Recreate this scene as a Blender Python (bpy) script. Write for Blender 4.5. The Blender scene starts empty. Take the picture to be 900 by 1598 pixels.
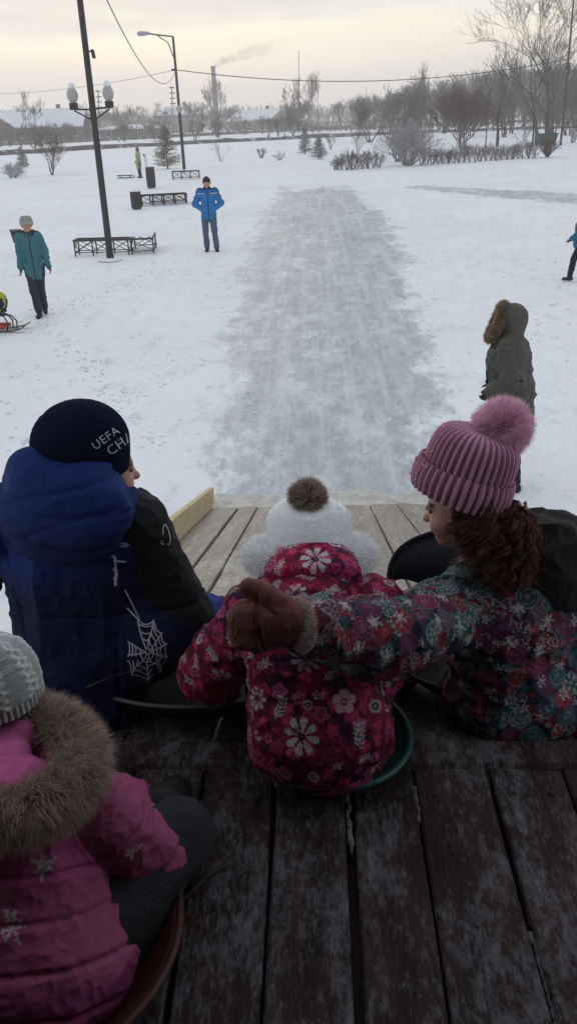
import bpy, math, random
import numpy as np
from mathutils import Vector, Matrix
from mathutils.bvhtree import BVHTree

SC = bpy.context.scene
COL = SC.collection
PI = math.pi
rng = np.random.default_rng(7)
random.seed(7)

# ------------------------------------------------------------------ camera
FPX = 1254.0
CAMZ = 3.15
_p, _y, _r = math.radians(26.3), math.radians(2.5), math.radians(2.0)
FWD = np.array([-math.sin(_y)*math.cos(_p), math.cos(_y)*math.cos(_p), -math.sin(_p)])
_rt = np.array([math.cos(_y), math.sin(_y), 0.0])
_up = np.cross(_rt, FWD)
RGT = _rt*math.cos(_r) - _up*math.sin(_r)
UPV = _up*math.cos(_r) + _rt*math.sin(_r)
CAM = np.array([0.0, 0.0, CAMZ])
cam_data = bpy.data.cameras.new('camera')
cam = bpy.data.objects.new('camera', cam_data)
COL.objects.link(cam)
cam_data.sensor_fit = 'VERTICAL'
cam_data.angle_y = 2*math.atan(799/FPX)
cam_data.clip_start = 0.05
cam_data.clip_end = 12000
M = Matrix.Identity(4)
for i in range(3):
    M[i][0], M[i][1], M[i][2], M[i][3] = RGT[i], UPV[i], -FWD[i], CAM[i]
cam.matrix_world = M
SC.camera = cam

def at(x, y, Y):
    """the point on the line of sight of photo pixel x, y at Y metres along the slide"""
    d = FWD*FPX + RGT*(x-450) + UPV*(799-y)
    return CAM + d*(Y/d[1])
def gnd(x, y, z=0.0):
    d = FWD*FPX + RGT*(x-450) + UPV*(799-y)
    return CAM + d*((z-CAMZ)/d[2])

# ------------------------------------------------------------------ light
SUN_EL, SUN_AZ = math.radians(11), math.radians(-12)     # low in front of the slide, behind cloud
world = bpy.data.worlds.new('World')
SC.world = world
world.use_nodes = True
nt = world.node_tree
nt.nodes.clear()
def wn(t, **k):
    n = nt.nodes.new(t)
    for a, b in k.items(): setattr(n, a, b)
    return n
out = wn('ShaderNodeOutputWorld')
sky = wn('ShaderNodeTexSky', sky_type='NISHITA', sun_disc=False)
sky.sun_elevation = SUN_EL
sky.sun_rotation = SUN_AZ
sky.air_density = 1.5; sky.dust_density = 3.0
bg1 = wn('ShaderNodeBackground'); bg1.inputs['Strength'].default_value = 0.05
nt.links.new(sky.outputs[0], bg1.inputs[0])
tc = wn('ShaderNodeTexCoord')
sep = wn('ShaderNodeSeparateXYZ'); nt.links.new(tc.outputs['Generated'], sep.inputs[0])
# stretched cloud noise bends the bands a little
mp = wn('ShaderNodeMapping'); mp.inputs['Scale'].default_value = (2.2, 2.2, 16.0)
nt.links.new(tc.outputs['Generated'], mp.inputs[0])
nz = wn('ShaderNodeTexNoise'); nz.inputs['Scale'].default_value = 1.6; nz.inputs['Detail'].default_value = 5
nz.inputs['Roughness'].default_value = 0.55
nt.links.new(mp.outputs[0], nz.inputs['Vector'])
m1 = wn('ShaderNodeMath', operation='MULTIPLY_ADD'); nt.links.new(nz.outputs[0], m1.inputs[0])
m1.inputs[1].default_value = 0.13; m1.inputs[2].default_value = -0.065
m2 = wn('ShaderNodeMath', operation='ADD'); nt.links.new(sep.outputs['Z'], m2.inputs[0]); nt.links.new(m1.outputs[0], m2.inputs[1])
mr = wn('ShaderNodeMapRange'); mr.inputs['From Min'].default_value = 0.0; mr.inputs['From Max'].default_value = 0.4
nt.links.new(m2.outputs[0], mr.inputs['Value'])
rp = wn('ShaderNodeValToRGB'); nt.links.new(mr.outputs[0], rp.inputs[0])
stops = [(0.0, (.74, .68, .65)), (.07, (.83, .76, .69)), (.14, (.97, .89, .72)), (.20, (1.03, .96, .77)), (.225, (.88, .875, .79)), (.28, (.64, .675, .675)), (.6, (.605, .645, .685)), (1.0, (.64, .69, .75))]
el = rp.color_ramp.elements
while len(el) < len(stops): el.new(0.5)
for e, (p_, c_) in zip(el, stops): e.position = p_; e.color = (*c_, 1)
bg2 = wn('ShaderNodeBackground'); bg2.inputs['Strength'].default_value = 1.15
nt.links.new(rp.outputs[0], bg2.inputs[0])
mx = wn('ShaderNodeMixShader'); mx.inputs[0].default_value = 0.92
nt.links.new(bg1.outputs[0], mx.inputs[1]); nt.links.new(bg2.outputs[0], mx.inputs[2])
nt.links.new(mx.outputs[0], out.inputs['Surface'])

sl = bpy.data.lights.new('sun', 'SUN')
sl.energy = 0.5; sl.angle = math.radians(20); sl.color = (1.0, 0.86, 0.68)
sun = bpy.data.objects.new('sun', sl); COL.objects.link(sun)
sd = Vector((math.sin(SUN_AZ)*math.cos(SUN_EL), math.cos(SUN_AZ)*math.cos(SUN_EL), math.sin(SUN_EL)))
sun.rotation_euler = sd.to_track_quat('Z', 'Y').to_euler()
sun.location = (0, 0, 30)

SC.view_settings.view_transform = 'Standard'
SC.view_settings.look = 'None'
SC.view_settings.exposure = 0.0
SC.view_settings.gamma = 1.0
SC.render.engine = 'CYCLES'
SC.cycles.max_bounces = 8
SC.cycles.volume_bounces = 3
SC.cycles.use_denoising = True

# ------------------------------------------------------------------ helpers
def nrm(v):
    v = np.asarray(v, float); return v/(np.linalg.norm(v, axis=-1, keepdims=True)+1e-12)

def thing(name, label, cat, loc=(0, 0, 0), group=None):
    o = bpy.data.objects.new(name, None); COL.objects.link(o)
    o.empty_display_size = .1
    o.location = tuple(float(v) for v in loc); o['label'] = label; o['category'] = cat
    if group: o['group'] = group
    return o
def tag(o, label, cat=None, group=None, kind=None):
    o['label'] = label
    if cat: o['category'] = cat
    if group: o['group'] = group
    if kind: o['kind'] = kind
    return o
def wloc(o):
    l = Vector((0, 0, 0))
    while o is not None: l = l + o.location; o = o.parent
    return np.array(l)

def mk(name, V, F, mat, parent=None, cols=None, smooth=True, pivot=None):
    """one mesh object from world-space vertices; F is an (n,k) array or a list of index tuples"""
    V = np.array(V, dtype=np.float64).reshape(-1, 3)
    if parent is not None: off = wloc(parent)
    elif pivot is not None: off = np.array(pivot, float)
    else: off = np.zeros(3)
    V = V - off
    me = bpy.data.meshes.new(name)
    if isinstance(F, np.ndarray):
        n, k = F.shape
        me.vertices.add(len(V)); me.vertices.foreach_set('co', V.astype(np.float32).ravel())
        me.loops.add(n*k); me.loops.foreach_set('vertex_index', F.astype(np.int32).ravel())
        me.polygons.add(n); me.polygons.foreach_set('loop_start', np.arange(0, n*k, k, dtype=np.int32))
        me.polygons.foreach_set('loop_total', np.full(n, k, dtype=np.int32))
        me.update(calc_edges=True)
    else:
        me.from_pydata([tuple(v) for v in V], [], [tuple(int(i) for i in f) for f in F])
    me.validate()
    me.polygons.foreach_set('use_smooth', np.full(len(me.polygons), bool(smooth)))
    if cols is not None:
        a = me.color_attributes.new('Col', 'FLOAT_COLOR', 'POINT')
        c4 = np.ones((len(V), 4), np.float32); c4[:, :3] = cols
        a.data.foreach_set('color', c4.ravel())
    if mat is not None: me.materials.append(mat)
    o = bpy.data.objects.new(name, me); COL.objects.link(o)
    if parent is not None: o.parent = parent
    elif pivot is not None: o.location = tuple(float(v) for v in pivot)
    return o

def copy_tree(o, parent=None):
    c = o.copy(); COL.objects.link(c); c.parent = parent
    for ch in list(o.children): copy_tree(ch, c)
    return c

class MB:
    """collects simple solids into one mesh"""
    def __init__(s): s.V = []; s.F = []; s.n = 0
    def add(s, V, F):
        V = np.asarray(V, float).reshape(-1, 3)
        s.V.append(V); s.F += [tuple(i+s.n for i in f) for f in F]; s.n += len(V); return s
    def box(s, c, size, R=None, ch=0.0):
        hx, hy, hz = np.array(size)/2
        if ch > 0:
            ch = min(ch, hx*.9, hy*.9, hz*.9)
            V = []
            for sx in (-1, 1):
                for sy in (-1, 1):
                    for sz in (-1, 1):
                        V += [(sx*(hx-ch), sy*(hy-ch), sz*hz), (sx*(hx-ch), sy*hy, sz*(hz-ch)), (sx*hx, sy*(hy-ch), sz*(hz-ch))]
            def ix(sx, sy, sz, k): return ((sx > 0)*4+(sy > 0)*2+(sz > 0))*3+k
            F = []
            for t in (-1, 1):
                q = [ix(-1, -1, t, 0), ix(1, -1, t, 0), ix(1, 1, t, 0), ix(-1, 1, t, 0)]; F.append(q if t > 0 else q[::-1])
                q = [ix(-1, t, -1, 1), ix(1, t, -1, 1), ix(1, t, 1, 1), ix(-1, t, 1, 1)]; F.append(q if t < 0 else q[::-1])
                q = [ix(t, -1, -1, 2), ix(t, 1, -1, 2), ix(t, 1, 1, 2), ix(t, -1, 1, 2)]; F.append(q if t > 0 else q[::-1])
            for a in (-1, 1):
                for b in (-1, 1):
                    F.append([ix(-1, a, b, 0), ix(1, a, b, 0), ix(1, a, b, 1), ix(-1, a, b, 1)])
                    F.append([ix(a, -1, b, 0), ix(a, 1, b, 0), ix(a, 1, b, 2), ix(a, -1, b, 2)])
                    F.append([ix(a, b, -1, 1), ix(a, b, 1, 1), ix(a, b, 1, 2), ix(a, b, -1, 2)])
                    for c_ in (-1, 1): F.append([ix(a, b, c_, 0), ix(a, b, c_, 1), ix(a, b, c_, 2)])
        else:
            V = [(x, y, z) for x in (-hx, hx) for y in (-hy, hy) for z in (-hz, hz)]
            F = [(0, 1, 3, 2), (4, 6, 7, 5), (0, 4, 5, 1), (2, 3, 7, 6), (0, 2, 6, 4), (1, 5, 7, 3)]
        V = np.array(V)
        if R is not None: V = V @ np.asarray(R).T
        return s.add(V+np.asarray(c), F)
    def beam(s, a, b, w, h, ch=0.0):
        """a box from a to b, w across and h high"""
        a = np.asarray(a, float); b = np.asarray(b, float)
        d = b-a; L = np.linalg.norm(d); d = d/L
        u = np.array([0, 0, 1.0]) if abs(d[2]) < .95 else np.array([0, 1.0, 0])
        x = nrm(np.cross(d, u)); z = np.cross(x, d)
        return s.box((a+b)/2, (w, L, h), np.stack([x, d, z], 1), ch)
    def tube(s, P, R, n=8, cap=True):
        P = np.asarray(P, float); m = len(P)
        R = np.full(m, R) if np.isscalar(R) else np.asarray(R, float)
        T = nrm(np.gradient(P, axis=0))
        ref = np.array([0, 0, 1.0]) if abs(T[0][2]) < .9 else np.array([1.0, 0, 0])
        x = nrm(np.cross(T[0], ref)); V = []; F = []
        for i in range(m):
            x = nrm(x-T[i]*np.dot(x, T[i])); y = np.cross(T[i], x)
            for k in range(n):
                a = 2*PI*k/n; V.append(P[i]+R[i]*(x*math.cos(a)+y*math.sin(a)))
        for i in range(m-1):
            for k in range(n):
                F.append((i*n+k, i*n+(k+1) % n, (i+1)*n+(k+1) % n, (i+1)*n+k))
        if cap:
            F.append(tuple(range(n))[::-1]); F.append(tuple((m-1)*n+k for k in range(n)))
        return s.add(V, F)
    def lathe(s, c, prof, n=16, R=None, cap=True):
        """prof: (radius, height) pairs about +Z"""
        V = []; F = []
        for r, h in prof:
            for k in range(n):
                a = 2*PI*k/n; V.append((r*math.cos(a), r*math.sin(a), h))
        for i in range(len(prof)-1):
            for k in range(n):
                F.append((i*n+k, i*n+(k+1) % n, (i+1)*n+(k+1) % n, (i+1)*n+k))
        if cap:
            F.append(tuple(range(n))[::-1]); F.append(tuple((len(prof)-1)*n+k for k in range(n)))
        V = np.array(V)
        if R is not None: V = V @ np.asarray(R).T
        return s.add(V+np.asarray(c), F)
    def ball(s, c, r, n=12, R=None):
        r = np.full(3, r) if np.isscalar(r) else np.asarray(r)
        prof = [(math.sin(PI*i/(n//2+1)), -math.cos(PI*i/(n//2+1))) for i in range(1, n//2+1)]
        V = []; F = []
        for a, h in prof:
            for k in range(n):
                t = 2*PI*k/n; V.append((a*math.cos(t), a*math.sin(t), h))
        m = len(prof)
        for i in range(m-1):
            for k in range(n):
                F.append((i*n+k, i*n+(k+1) % n, (i+1)*n+(k+1) % n, (i+1)*n+k))
        V += [(0, 0, -1), (0, 0, 1)]
        for k in range(n):
            F.append((m*n, (k+1) % n, k)); F.append((m*n+1, (m-1)*n+k, (m-1)*n+(k+1) % n))
        V = np.array(V)*r
        if R is not None: V = V @ np.asarray(R).T
        return s.add(V+np.asarray(c), F)
    def build(s, name, mat, parent=None, smooth=False, pivot=None, cols=None):
        return mk(name, np.concatenate(s.V), s.F, mat, parent, cols, smooth, pivot)

def segs_mesh(segs, n=4):
    """segs: (m,8) p0 p1 r0 r1 -> verts, quads of open prisms"""
    S = np.asarray(segs, float)
    a, b, r0, r1 = S[:, :3], S[:, 3:6], S[:, 6:7], S[:, 7:8]
    d = nrm(b-a)
    ref = np.where(np.abs(d[:, 2:3]) < .9, np.array([[0, 0, 1.0]]), np.array([[1.0, 0, 0]]))
    x = nrm(np.cross(d, ref)); y = np.cross(d, x)
    V = np.zeros((len(S), 2*n, 3))
    for k in range(n):
        t = 2*PI*k/n; o = x*math.cos(t)+y*math.sin(t)
        V[:, k] = a+o*r0; V[:, n+k] = b+o*r1
    q = np.array([(k, (k+1) % n, n+(k+1) % n, n+k) for k in range(n)])
    F = (q[None]+(np.arange(len(S))*2*n)[:, None, None]).reshape(-1, 4)
    return V.reshape(-1, 3), F

def hashn(ix, iy, iz, s):
    h = (ix*73856093) ^ (iy*19349663) ^ (iz*83492791) ^ (s*2654435761)
    h = (h ^ (h >> 13))*1274126177
    h = h & 0x7fffffff
    return (h ^ (h >> 16)) % 65536/65535.0
def vnoise(P, scale=1.0, seed=0):
    """value noise 0..1"""
    Q = np.asarray(P, float)*scale+100.37
    I = np.floor(Q).astype(np.int64); f = Q-I; f = f*f*(3-2*f)
    r = 0
    for dx in (0, 1):
        for dy in (0, 1):
            for dz in (0, 1):
                w = (f[:, 0] if dx else 1-f[:, 0])*(f[:, 1] if dy else 1-f[:, 1])*(f[:, 2] if dz else 1-f[:, 2])
                r = r+w*hashn(I[:, 0]+dx, I[:, 1]+dy, I[:, 2]+dz, seed)
    return r
def fbm(P, scale=1.0, seed=0, o=3):
    r = 0; a = 1; t = 0
    for i in range(o):
        r = r+a*vnoise(P, scale*2**i, seed+i); t += a; a *= .5
    return r/t

# ---- smooth-union distance field -> one continuous surface
def Cc(p0, p1, r0, r1, k=None, flat=None): return ('c', np.asarray(p0, float), np.asarray(p1, float), r0, r1, k, flat)
def El(c, r, R=None, k=None, sub=False): return ('e', np.asarray(c, float), np.asarray(r, float)*np.ones(3), R, k, sub)
def sdf(prims, vox, k=.03):
    lo = []; hi = []
    for p in prims:
        if p[0] == 'c':
            m = max(p[3], p[4]); lo.append(np.minimum(p[1], p[2])-m); hi.append(np.maximum(p[1], p[2])+m)
        elif not p[5]:
            m = p[2].max(); lo.append(p[1]-m); hi.append(p[1]+m)
    lo = np.min(lo, 0)-k-2*vox; hi = np.max(hi, 0)+k+2*vox
    n = np.ceil((hi-lo)/vox).astype(int)+1
    F = np.full(n, 1.0, np.float32)
    ax = [lo[i]+np.arange(n[i])*vox for i in range(3)]
    for p in prims:
        kk = p[5] if p[0] == 'c' else p[4]
        kk = k if kk is None else kk
        if p[0] == 'c':
            m = max(p[3], p[4])+kk+2*vox; a = np.minimum(p[1], p[2])-m; b = np.maximum(p[1], p[2])+m
        else:
            m = p[2].max()+kk+2*vox; a = p[1]-m; b = p[1]+m
        i0 = np.clip(np.floor((a-lo)/vox).astype(int), 0, n); i1 = np.clip(np.ceil((b-lo)/vox).astype(int)+1, 0, n)
        if np.any(i1 <= i0): continue
        X, Y, Z = np.meshgrid(*[ax[i][i0[i]:i1[i]] for i in range(3)], indexing='ij')
        if p[0] == 'c':
            d = p[2]-p[1]; L2 = max(float(d@d), 1e-9)
            x, y, z = X-p[1][0], Y-p[1][1], Z-p[1][2]
            t = np.clip((x*d[0]+y*d[1]+z*d[2])/L2, 0, 1)
            x, y, z = x-t*d[0], y-t*d[1], z-t*d[2]
            if p[6] is not None:
                A, fl = np.asarray(p[6][0], float), p[6][1]
                q = x*A[0]+y*A[1]+z*A[2]; x, y, z = x+(fl-1)*q*A[0], y+(fl-1)*q*A[1], z+(fl-1)*q*A[2]
            D = np.sqrt(x*x+y*y+z*z)-(p[3]+(p[4]-p[3])*t)
        else:
            x, y, z = X-p[1][0], Y-p[1][1], Z-p[1][2]
            if p[3] is not None:
                R = np.asarray(p[3]); x, y, z = (x*R[0, 0]+y*R[1, 0]+z*R[2, 0], x*R[0, 1]+y*R[1, 1]+z*R[2, 1], x*R[0, 2]+y*R[1, 2]+z*R[2, 2])
            r = p[2]
            k0 = np.sqrt((x/r[0])**2+(y/r[1])**2+(z/r[2])**2)
            k1 = np.sqrt((x/r[0]**2)**2+(y/r[1]**2)**2+(z/r[2]**2)**2)+1e-9
            D = k0*(k0-1)/k1
        s = F[i0[0]:i1[0], i0[1]:i1[1], i0[2]:i1[2]]
        if p[0] == 'e' and p[5]:
            D = -D; h = np.clip(.5-.5*(D-s)/kk, 0, 1)
            s[...] = s*h+D*(1-h)+kk*h*(1-h) if False else np.maximum(s, D)
        else:
            h = np.clip(.5+.5*(s-D)/kk, 0, 1)
            s[...] = s*(1-h)+D*h-kk*h*(1-h)
    return F, lo
def nets(F, lo, vox):
    I = F < 0
    n = np.array(F.shape)
    c = np.zeros(n-1, np.int8)
    for dx in (0, 1):
        for dy in (0, 1):
            for dz in (0, 1): c += I[dx:n[0]-1+dx, dy:n[1]-1+dy, dz:n[2]-1+dz]
    act = np.argwhere((c > 0) & (c < 8))
    idx = np.full(n-1, -1, np.int64); idx[tuple(act.T)] = np.arange(len(act))
    acc = np.zeros((len(act), 3)); cnt = np.zeros((len(act), 1))
    crn = [(a, b, d) for a in (0, 1) for b in (0, 1) for d in (0, 1)]
    val = {q: F[act[:, 0]+q[0], act[:, 1]+q[1], act[:, 2]+q[2]].astype(float) for q in crn}
    for q in crn:
        for a in range(3):
            if q[a] == 0:
                q2 = list(q); q2[a] = 1; q2 = tuple(q2)
                v0, v1 = val[q], val[q2]; m = (v0 < 0) != (v1 < 0)
                t = np.where(m, v0/np.where(m, v0-v1, 1), 0)
                P = np.tile(np.array(q, float), (len(act), 1)); P[:, a] = t
                acc[m] += P[m]; cnt[m] += 1
    V = lo+(act+acc/np.maximum(cnt, 1))*vox
    Q = []
    for a in range(3):
        b, d = (a+1) % 3, (a+2) % 3
        sl0 = [slice(None)]*3; sl1 = [slice(None)]*3
        sl0[a] = slice(0, n[a]-1); sl1[a] = slice(1, n[a])
        e = np.argwhere(I[tuple(sl0)] != I[tuple(sl1)])
        e = e[(e[:, b] > 0) & (e[:, d] > 0) & (e[:, b] < n[b]-1) & (e[:, d] < n[d]-1)]
        ins = I[tuple(e.T)]
        def g(ob, od):
            f = e.copy(); f[:, b] -= ob; f[:, d] -= od; return idx[tuple(f.T)]
        q = np.stack([g(1, 1), g(0, 1), g(0, 0), g(1, 0)], 1)
        q[~ins] = q[~ins][:, ::-1]
        Q.append(q)
    Q = np.concatenate(Q)
    return V, Q[(Q >= 0).all(1)]
def vnormals(V, F):
    N = np.zeros_like(V)
    fn = np.cross(V[F[:, 2]]-V[F[:, 0]], V[F[:, -1]]-V[F[:, 1]])
    for k in range(F.shape[1]): np.add.at(N, F[:, k], fn)
    return nrm(N)
def relax(V, F, it=2, w=.5):
    e = np.concatenate([F[:, [i, (i+1) % F.shape[1]]] for i in range(F.shape[1])]); e = np.concatenate([e, e[:, ::-1]])
    deg = np.bincount(e[:, 0], minlength=len(V))[:, None]+1e-9
    for _ in range(it):
        A = np.stack([np.bincount(e[:, 0], V[e[:, 1], k], len(V)) for k in range(3)], 1)/deg
        V = V*(1-w)+A*w
    return V
def blob(prims, vox, k=.03, it=3):
    F, lo = sdf(prims, vox, k)
    V, Q = nets(F, lo, vox)
    V = relax(V, Q, it)
    return V, Q, vnormals(V, Q)

# ---- fur and hair
def strands(P, D, L, r, seed=0, droop=(0, 0, 0), curl=.25):
    g = np.random.default_rng(seed); n = len(P)
    D = nrm(D); L = np.asarray(L).reshape(-1, 1)*np.ones((n, 1))
    cl = np.stack([vnoise(P, 70, seed+q)-.5 for q in (1, 2, 3)], 1)*.9          # locks lean together
    D = nrm(D+cl*.6)
    D2 = nrm(D+g.normal(0, curl, (n, 3))+cl+np.asarray(droop))
    mid = P+D*L*.5; tip = mid+D2*L*.55
    x = nrm(np.cross(D, g.normal(0, 1, (n, 3)))); y = np.cross(D, x)
    V = np.zeros((n, 7, 3))
    for k in range(3):
        t = 2*PI*k/3; o = x*math.cos(t)+y*math.sin(t)
        V[:, k] = P+o*r; V[:, 3+k] = mid+o*r*.75
    V[:, 6] = tip
    T = []
    for k in range(3):
        j = (k+1) % 3
        T += [(k, j, 3+j), (k, 3+j, 3+k), (3+k, 3+j, 6)]
    F = (np.array(T)[None]+(np.arange(n)*7)[:, None, None]).reshape(-1, 3)
    return V.reshape(-1, 3), F
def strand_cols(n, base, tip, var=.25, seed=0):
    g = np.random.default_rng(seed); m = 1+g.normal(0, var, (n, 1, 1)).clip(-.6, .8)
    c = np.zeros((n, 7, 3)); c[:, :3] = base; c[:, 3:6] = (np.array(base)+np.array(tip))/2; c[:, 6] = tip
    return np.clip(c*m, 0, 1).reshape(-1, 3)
def sphere_pts(n, seed=0):
    return nrm(np.random.default_rng(seed).normal(0, 1, (n, 3)))

# ------------------------------------------------------------------ materials
MATS = {}
def mat(name, color=None, rough=.8, var=.15, vs=8.0, bump=0.0, bs=60.0, stretch=(1, 1, 1), spec=.3, metal=0.0, attr=False, dirt=None, sheen=0.0, coord='Object'):
    m = bpy.data.materials.new(name); m.use_nodes = True
    t = m.node_tree; b = t.nodes['Principled BSDF']
    def N(k): return t.nodes.new(k)
    b.inputs['Roughness'].default_value = rough; b.inputs['Metallic'].default_value = metal
    b.inputs['Specular IOR Level'].default_value = spec
    if sheen: b.inputs['Sheen Weight'].default_value = sheen
    co = N('ShaderNodeTexCoord'); mpg = N('ShaderNodeMapping'); mpg.inputs['Scale'].default_value = stretch
    t.links.new(co.outputs[coord], mpg.inputs[0])
    n1 = N('ShaderNodeTexNoise'); n1.inputs['Scale'].default_value = vs; n1.inputs['Detail'].default_value = 6; n1.inputs['Roughness'].default_value = .6
    t.links.new(mpg.outputs[0], n1.inputs['Vector'])
    r = N('ShaderNodeMapRange'); r.inputs['From Min'].default_value = .3; r.inputs['From Max'].default_value = .7
    r.inputs['To Min'].default_value = 1-var; r.inputs['To Max'].default_value = 1+var
    t.links.new(n1.outputs[0], r.inputs[0])
    vm = N('ShaderNodeVectorMath'); vm.operation = 'SCALE'
    if attr:
        a = N('ShaderNodeAttribute'); a.attribute_name = 'Col'; t.links.new(a.outputs['Color'], vm.inputs[0])
    else:
        vm.inputs[0].default_value = color
    t.links.new(r.outputs[0], vm.inputs['Scale'])
    last = vm.outputs[0]
    if dirt:
        dc, lo_, hi_, ds, dst = dirt
        m3 = N('ShaderNodeMapping'); m3.inputs['Scale'].default_value = dst; t.links.new(co.outputs[coord], m3.inputs[0])
        n3 = N('ShaderNodeTexNoise'); n3.inputs['Scale'].default_value = ds; n3.inputs['Detail'].default_value = 9; n3.inputs['Roughness'].default_value = .68
        t.links.new(m3.outputs[0], n3.inputs['Vector'])
        n4 = N('ShaderNodeTexNoise'); n4.inputs['Scale'].default_value = ds*9; n4.inputs['Detail'].default_value = 6; n4.inputs['Roughness'].default_value = .75
        t.links.new(m3.outputs[0], n4.inputs['Vector'])
        ma = N('ShaderNodeMath'); ma.operation = 'MULTIPLY_ADD'; t.links.new(n4.outputs[0], ma.inputs[0]); ma.inputs[1].default_value = .85; ma.inputs[2].default_value = -.425
        mb_ = N('ShaderNodeMath'); mb_.operation = 'ADD'; t.links.new(n3.outputs[0], mb_.inputs[0]); t.links.new(ma.outputs[0], mb_.inputs[1])
        r3 = N('ShaderNodeMapRange'); r3.inputs['From Min'].default_value = lo_; r3.inputs['From Max'].default_value = hi_
        t.links.new(mb_.outputs[0], r3.inputs[0])
        mx3 = N('ShaderNodeMix'); mx3.data_type = 'RGBA'
        t.links.new(r3.outputs[0], mx3.inputs['Factor']); t.links.new(last, mx3.inputs['A']); mx3.inputs['B'].default_value = (*dc, 1)
        last = mx3.outputs['Result']
    t.links.new(last, b.inputs['Base Color'])
    if bump:
        n2 = N('ShaderNodeTexNoise'); n2.inputs['Scale'].default_value = bs; n2.inputs['Detail'].default_value = 4
        t.links.new(mpg.outputs[0], n2.inputs['Vector'])
        bp = N('ShaderNodeBump'); bp.inputs['Strength'].default_value = bump; bp.inputs['Distance'].default_value = .01
        t.links.new(n2.outputs[0], bp.inputs['Height']); t.links.new(bp.outputs[0], b.inputs['Normal'])
    MATS[name] = m
    return m
# ------------------------------------------------------------------ snow, ice and the far field
def ground_mat(name, ice):
    m = bpy.data.materials.new(name); m.use_nodes = True
    t = m.node_tree; b = t.nodes['Principled BSDF']; N = t.nodes.new; L = t.links.new
    geo = N('ShaderNodeNewGeometry')
    def noise(scale, detail=5, st=(1, 1, 1), rough=.6):
        mp_ = N('ShaderNodeMapping'); mp_.inputs['Scale'].default_value = st; L(geo.outputs['Position'], mp_.inputs[0])
        n = N('ShaderNodeTexNoise'); n.inputs['Scale'].default_value = scale; n.inputs['Detail'].default_value = detail; n.inputs['Roughness'].default_value = rough
        L(mp_.outputs[0], n.inputs['Vector']); return n.outputs[0]
    def rng_(src, a, b_, c=0, d=1, smooth=True):
        r = N('ShaderNodeMapRange'); r.inputs['From Min'].default_value = a; r.inputs['From Max'].default_value = b_
        r.inputs['To Min'].default_value = c; r.inputs['To Max'].default_value = d
        if smooth: r.interpolation_type = 'SMOOTHSTEP'
        L(src, r.inputs[0]); return r.outputs[0]
    def mixc(f, A, B):
        x = N('ShaderNodeMix'); x.data_type = 'RGBA'; L(f, x.inputs['Factor'])
        for k, v in (('A', A), ('B', B)):
            if isinstance(v, tuple): x.inputs[k].default_value = (*v, 1)
            else: L(v, x.inputs[k])
        return x.outputs['Result']
    def math_(op, a, b_):
        x = N('ShaderNodeMath'); x.operation = op
        for i, v in enumerate((a, b_)):
            if isinstance(v, (int, float)): x.inputs[i].default_value = v
            else: L(v, x.inputs[i])
        return x.outputs[0]
    # trodden snow: broad soiling, pits, a few bare specks
    base = mixc(rng_(noise(.22, 5), .35, .7), (.85, .862, .885), (.79, .80, .825))
    base = mixc(rng_(noise(2.6, 7, (1, .55, 1), .7), .50, .74, 0, .7), base, (.62, .635, .67))
    speck = rng_(noise(9.0, 6, (1, .6, 1), .72), .665, .74, 0, .7)
    where = rng_(noise(.16, 3), .45, .62)
    snow = mixc(math_('MULTIPLY', speck, where), base, (.30, .29, .28))
    hgt = math_('ADD', math_('MULTIPLY', noise(3.2, 6), 1.3), math_('MULTIPLY', noise(14, 4), .35))
    vo = N('ShaderNodeTexVoronoi'); vo.inputs['Scale'].default_value = 2.3; L(geo.outputs['Position'], vo.inputs['Vector'])
    dent = rng_(vo.outputs['Distance'], .05, .24, -1, 0); dm = rng_(noise(.35, 3), .42, .58)
    hgt = math_('ADD', hgt, math_('MULTIPLY', math_('MULTIPLY', dent, dm), .8))
    vo2 = N('ShaderNodeTexVoronoi'); vo2.inputs['Scale'].default_value = 6.5; L(geo.outputs['Position'], vo2.inputs['Vector'])
    hgt = math_('ADD', hgt, math_('MULTIPLY', math_('MULTIPLY', rng_(vo2.outputs['Distance'], .05, .3, -1, 0), rng_(noise(.8, 3), .4, .6)), .35))
    col = snow; rough = None
    if ice:
        at_ = N('ShaderNodeAttribute'); at_.attribute_name = 'Col'
        sp = N('ShaderNodeSeparateColor'); L(at_.outputs['Color'], sp.inputs[0])
        e = sp.outputs[0]                                    # 1 on the beaten track, 0 outside
        nn = math_('ADD', math_('MULTIPLY', noise(.8, 6, (1, .55, 1), .62), .62), math_('MULTIPLY', noise(3.4, 8, (1.1, .45, 1), .78), .60))
        f = rng_(math_('ADD', e, math_('MULTIPLY', math_('SUBTRACT', nn, .61), 3.0)), .36, .84)
        streak = noise(5.0, 9, (1.2, .45, 1), .80)
        icec = mixc(rng_(streak, .38, .64), (.37, .395, .425), (.52, .545, .575))
        icec = mixc(rng_(noise(1.5, 9, (1.1, .45, 1), .78), .47, .66, 0, .8), icec, (.70, .73, .755))
        icec = mixc(rng_(noise(.6, 7, (1.1, .4, 1), .68), .50, .68, 0, .6), icec, (.29, .31, .33))
        icec = mixc(rng_(noise(1.0, 7, (5.0, .16, 1), .7), .46, .64, 0, .6), icec, (.62, .64, .665))
        col = mixc(f, snow, icec)
        rr = rng_(f, 0, 1, .85, .5); L(rr, b.inputs['Roughness'])
        b.inputs['Specular IOR Level'].default_value = .06
        bumpamt = rng_(f, 0, 1, .45, .22)
    else:
        b.inputs['Roughness'].default_value = .85; b.inputs['Specular IOR Level'].default_value = .15
    L(col, b.inputs['Base Color'])
    bp = N('ShaderNodeBump'); bp.inputs['Distance'].default_value = .06; bp.inputs['Strength'].default_value = .45
    if ice: L(bumpamt, bp.inputs['Strength'])
    L(hgt, bp.inputs['Height']); L(bp.outputs[0], b.inputs['Normal'])
    return m
M_SNOW = ground_mat('trodden_snow', False)
M_ICE = ground_mat('ice_track', True)

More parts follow.
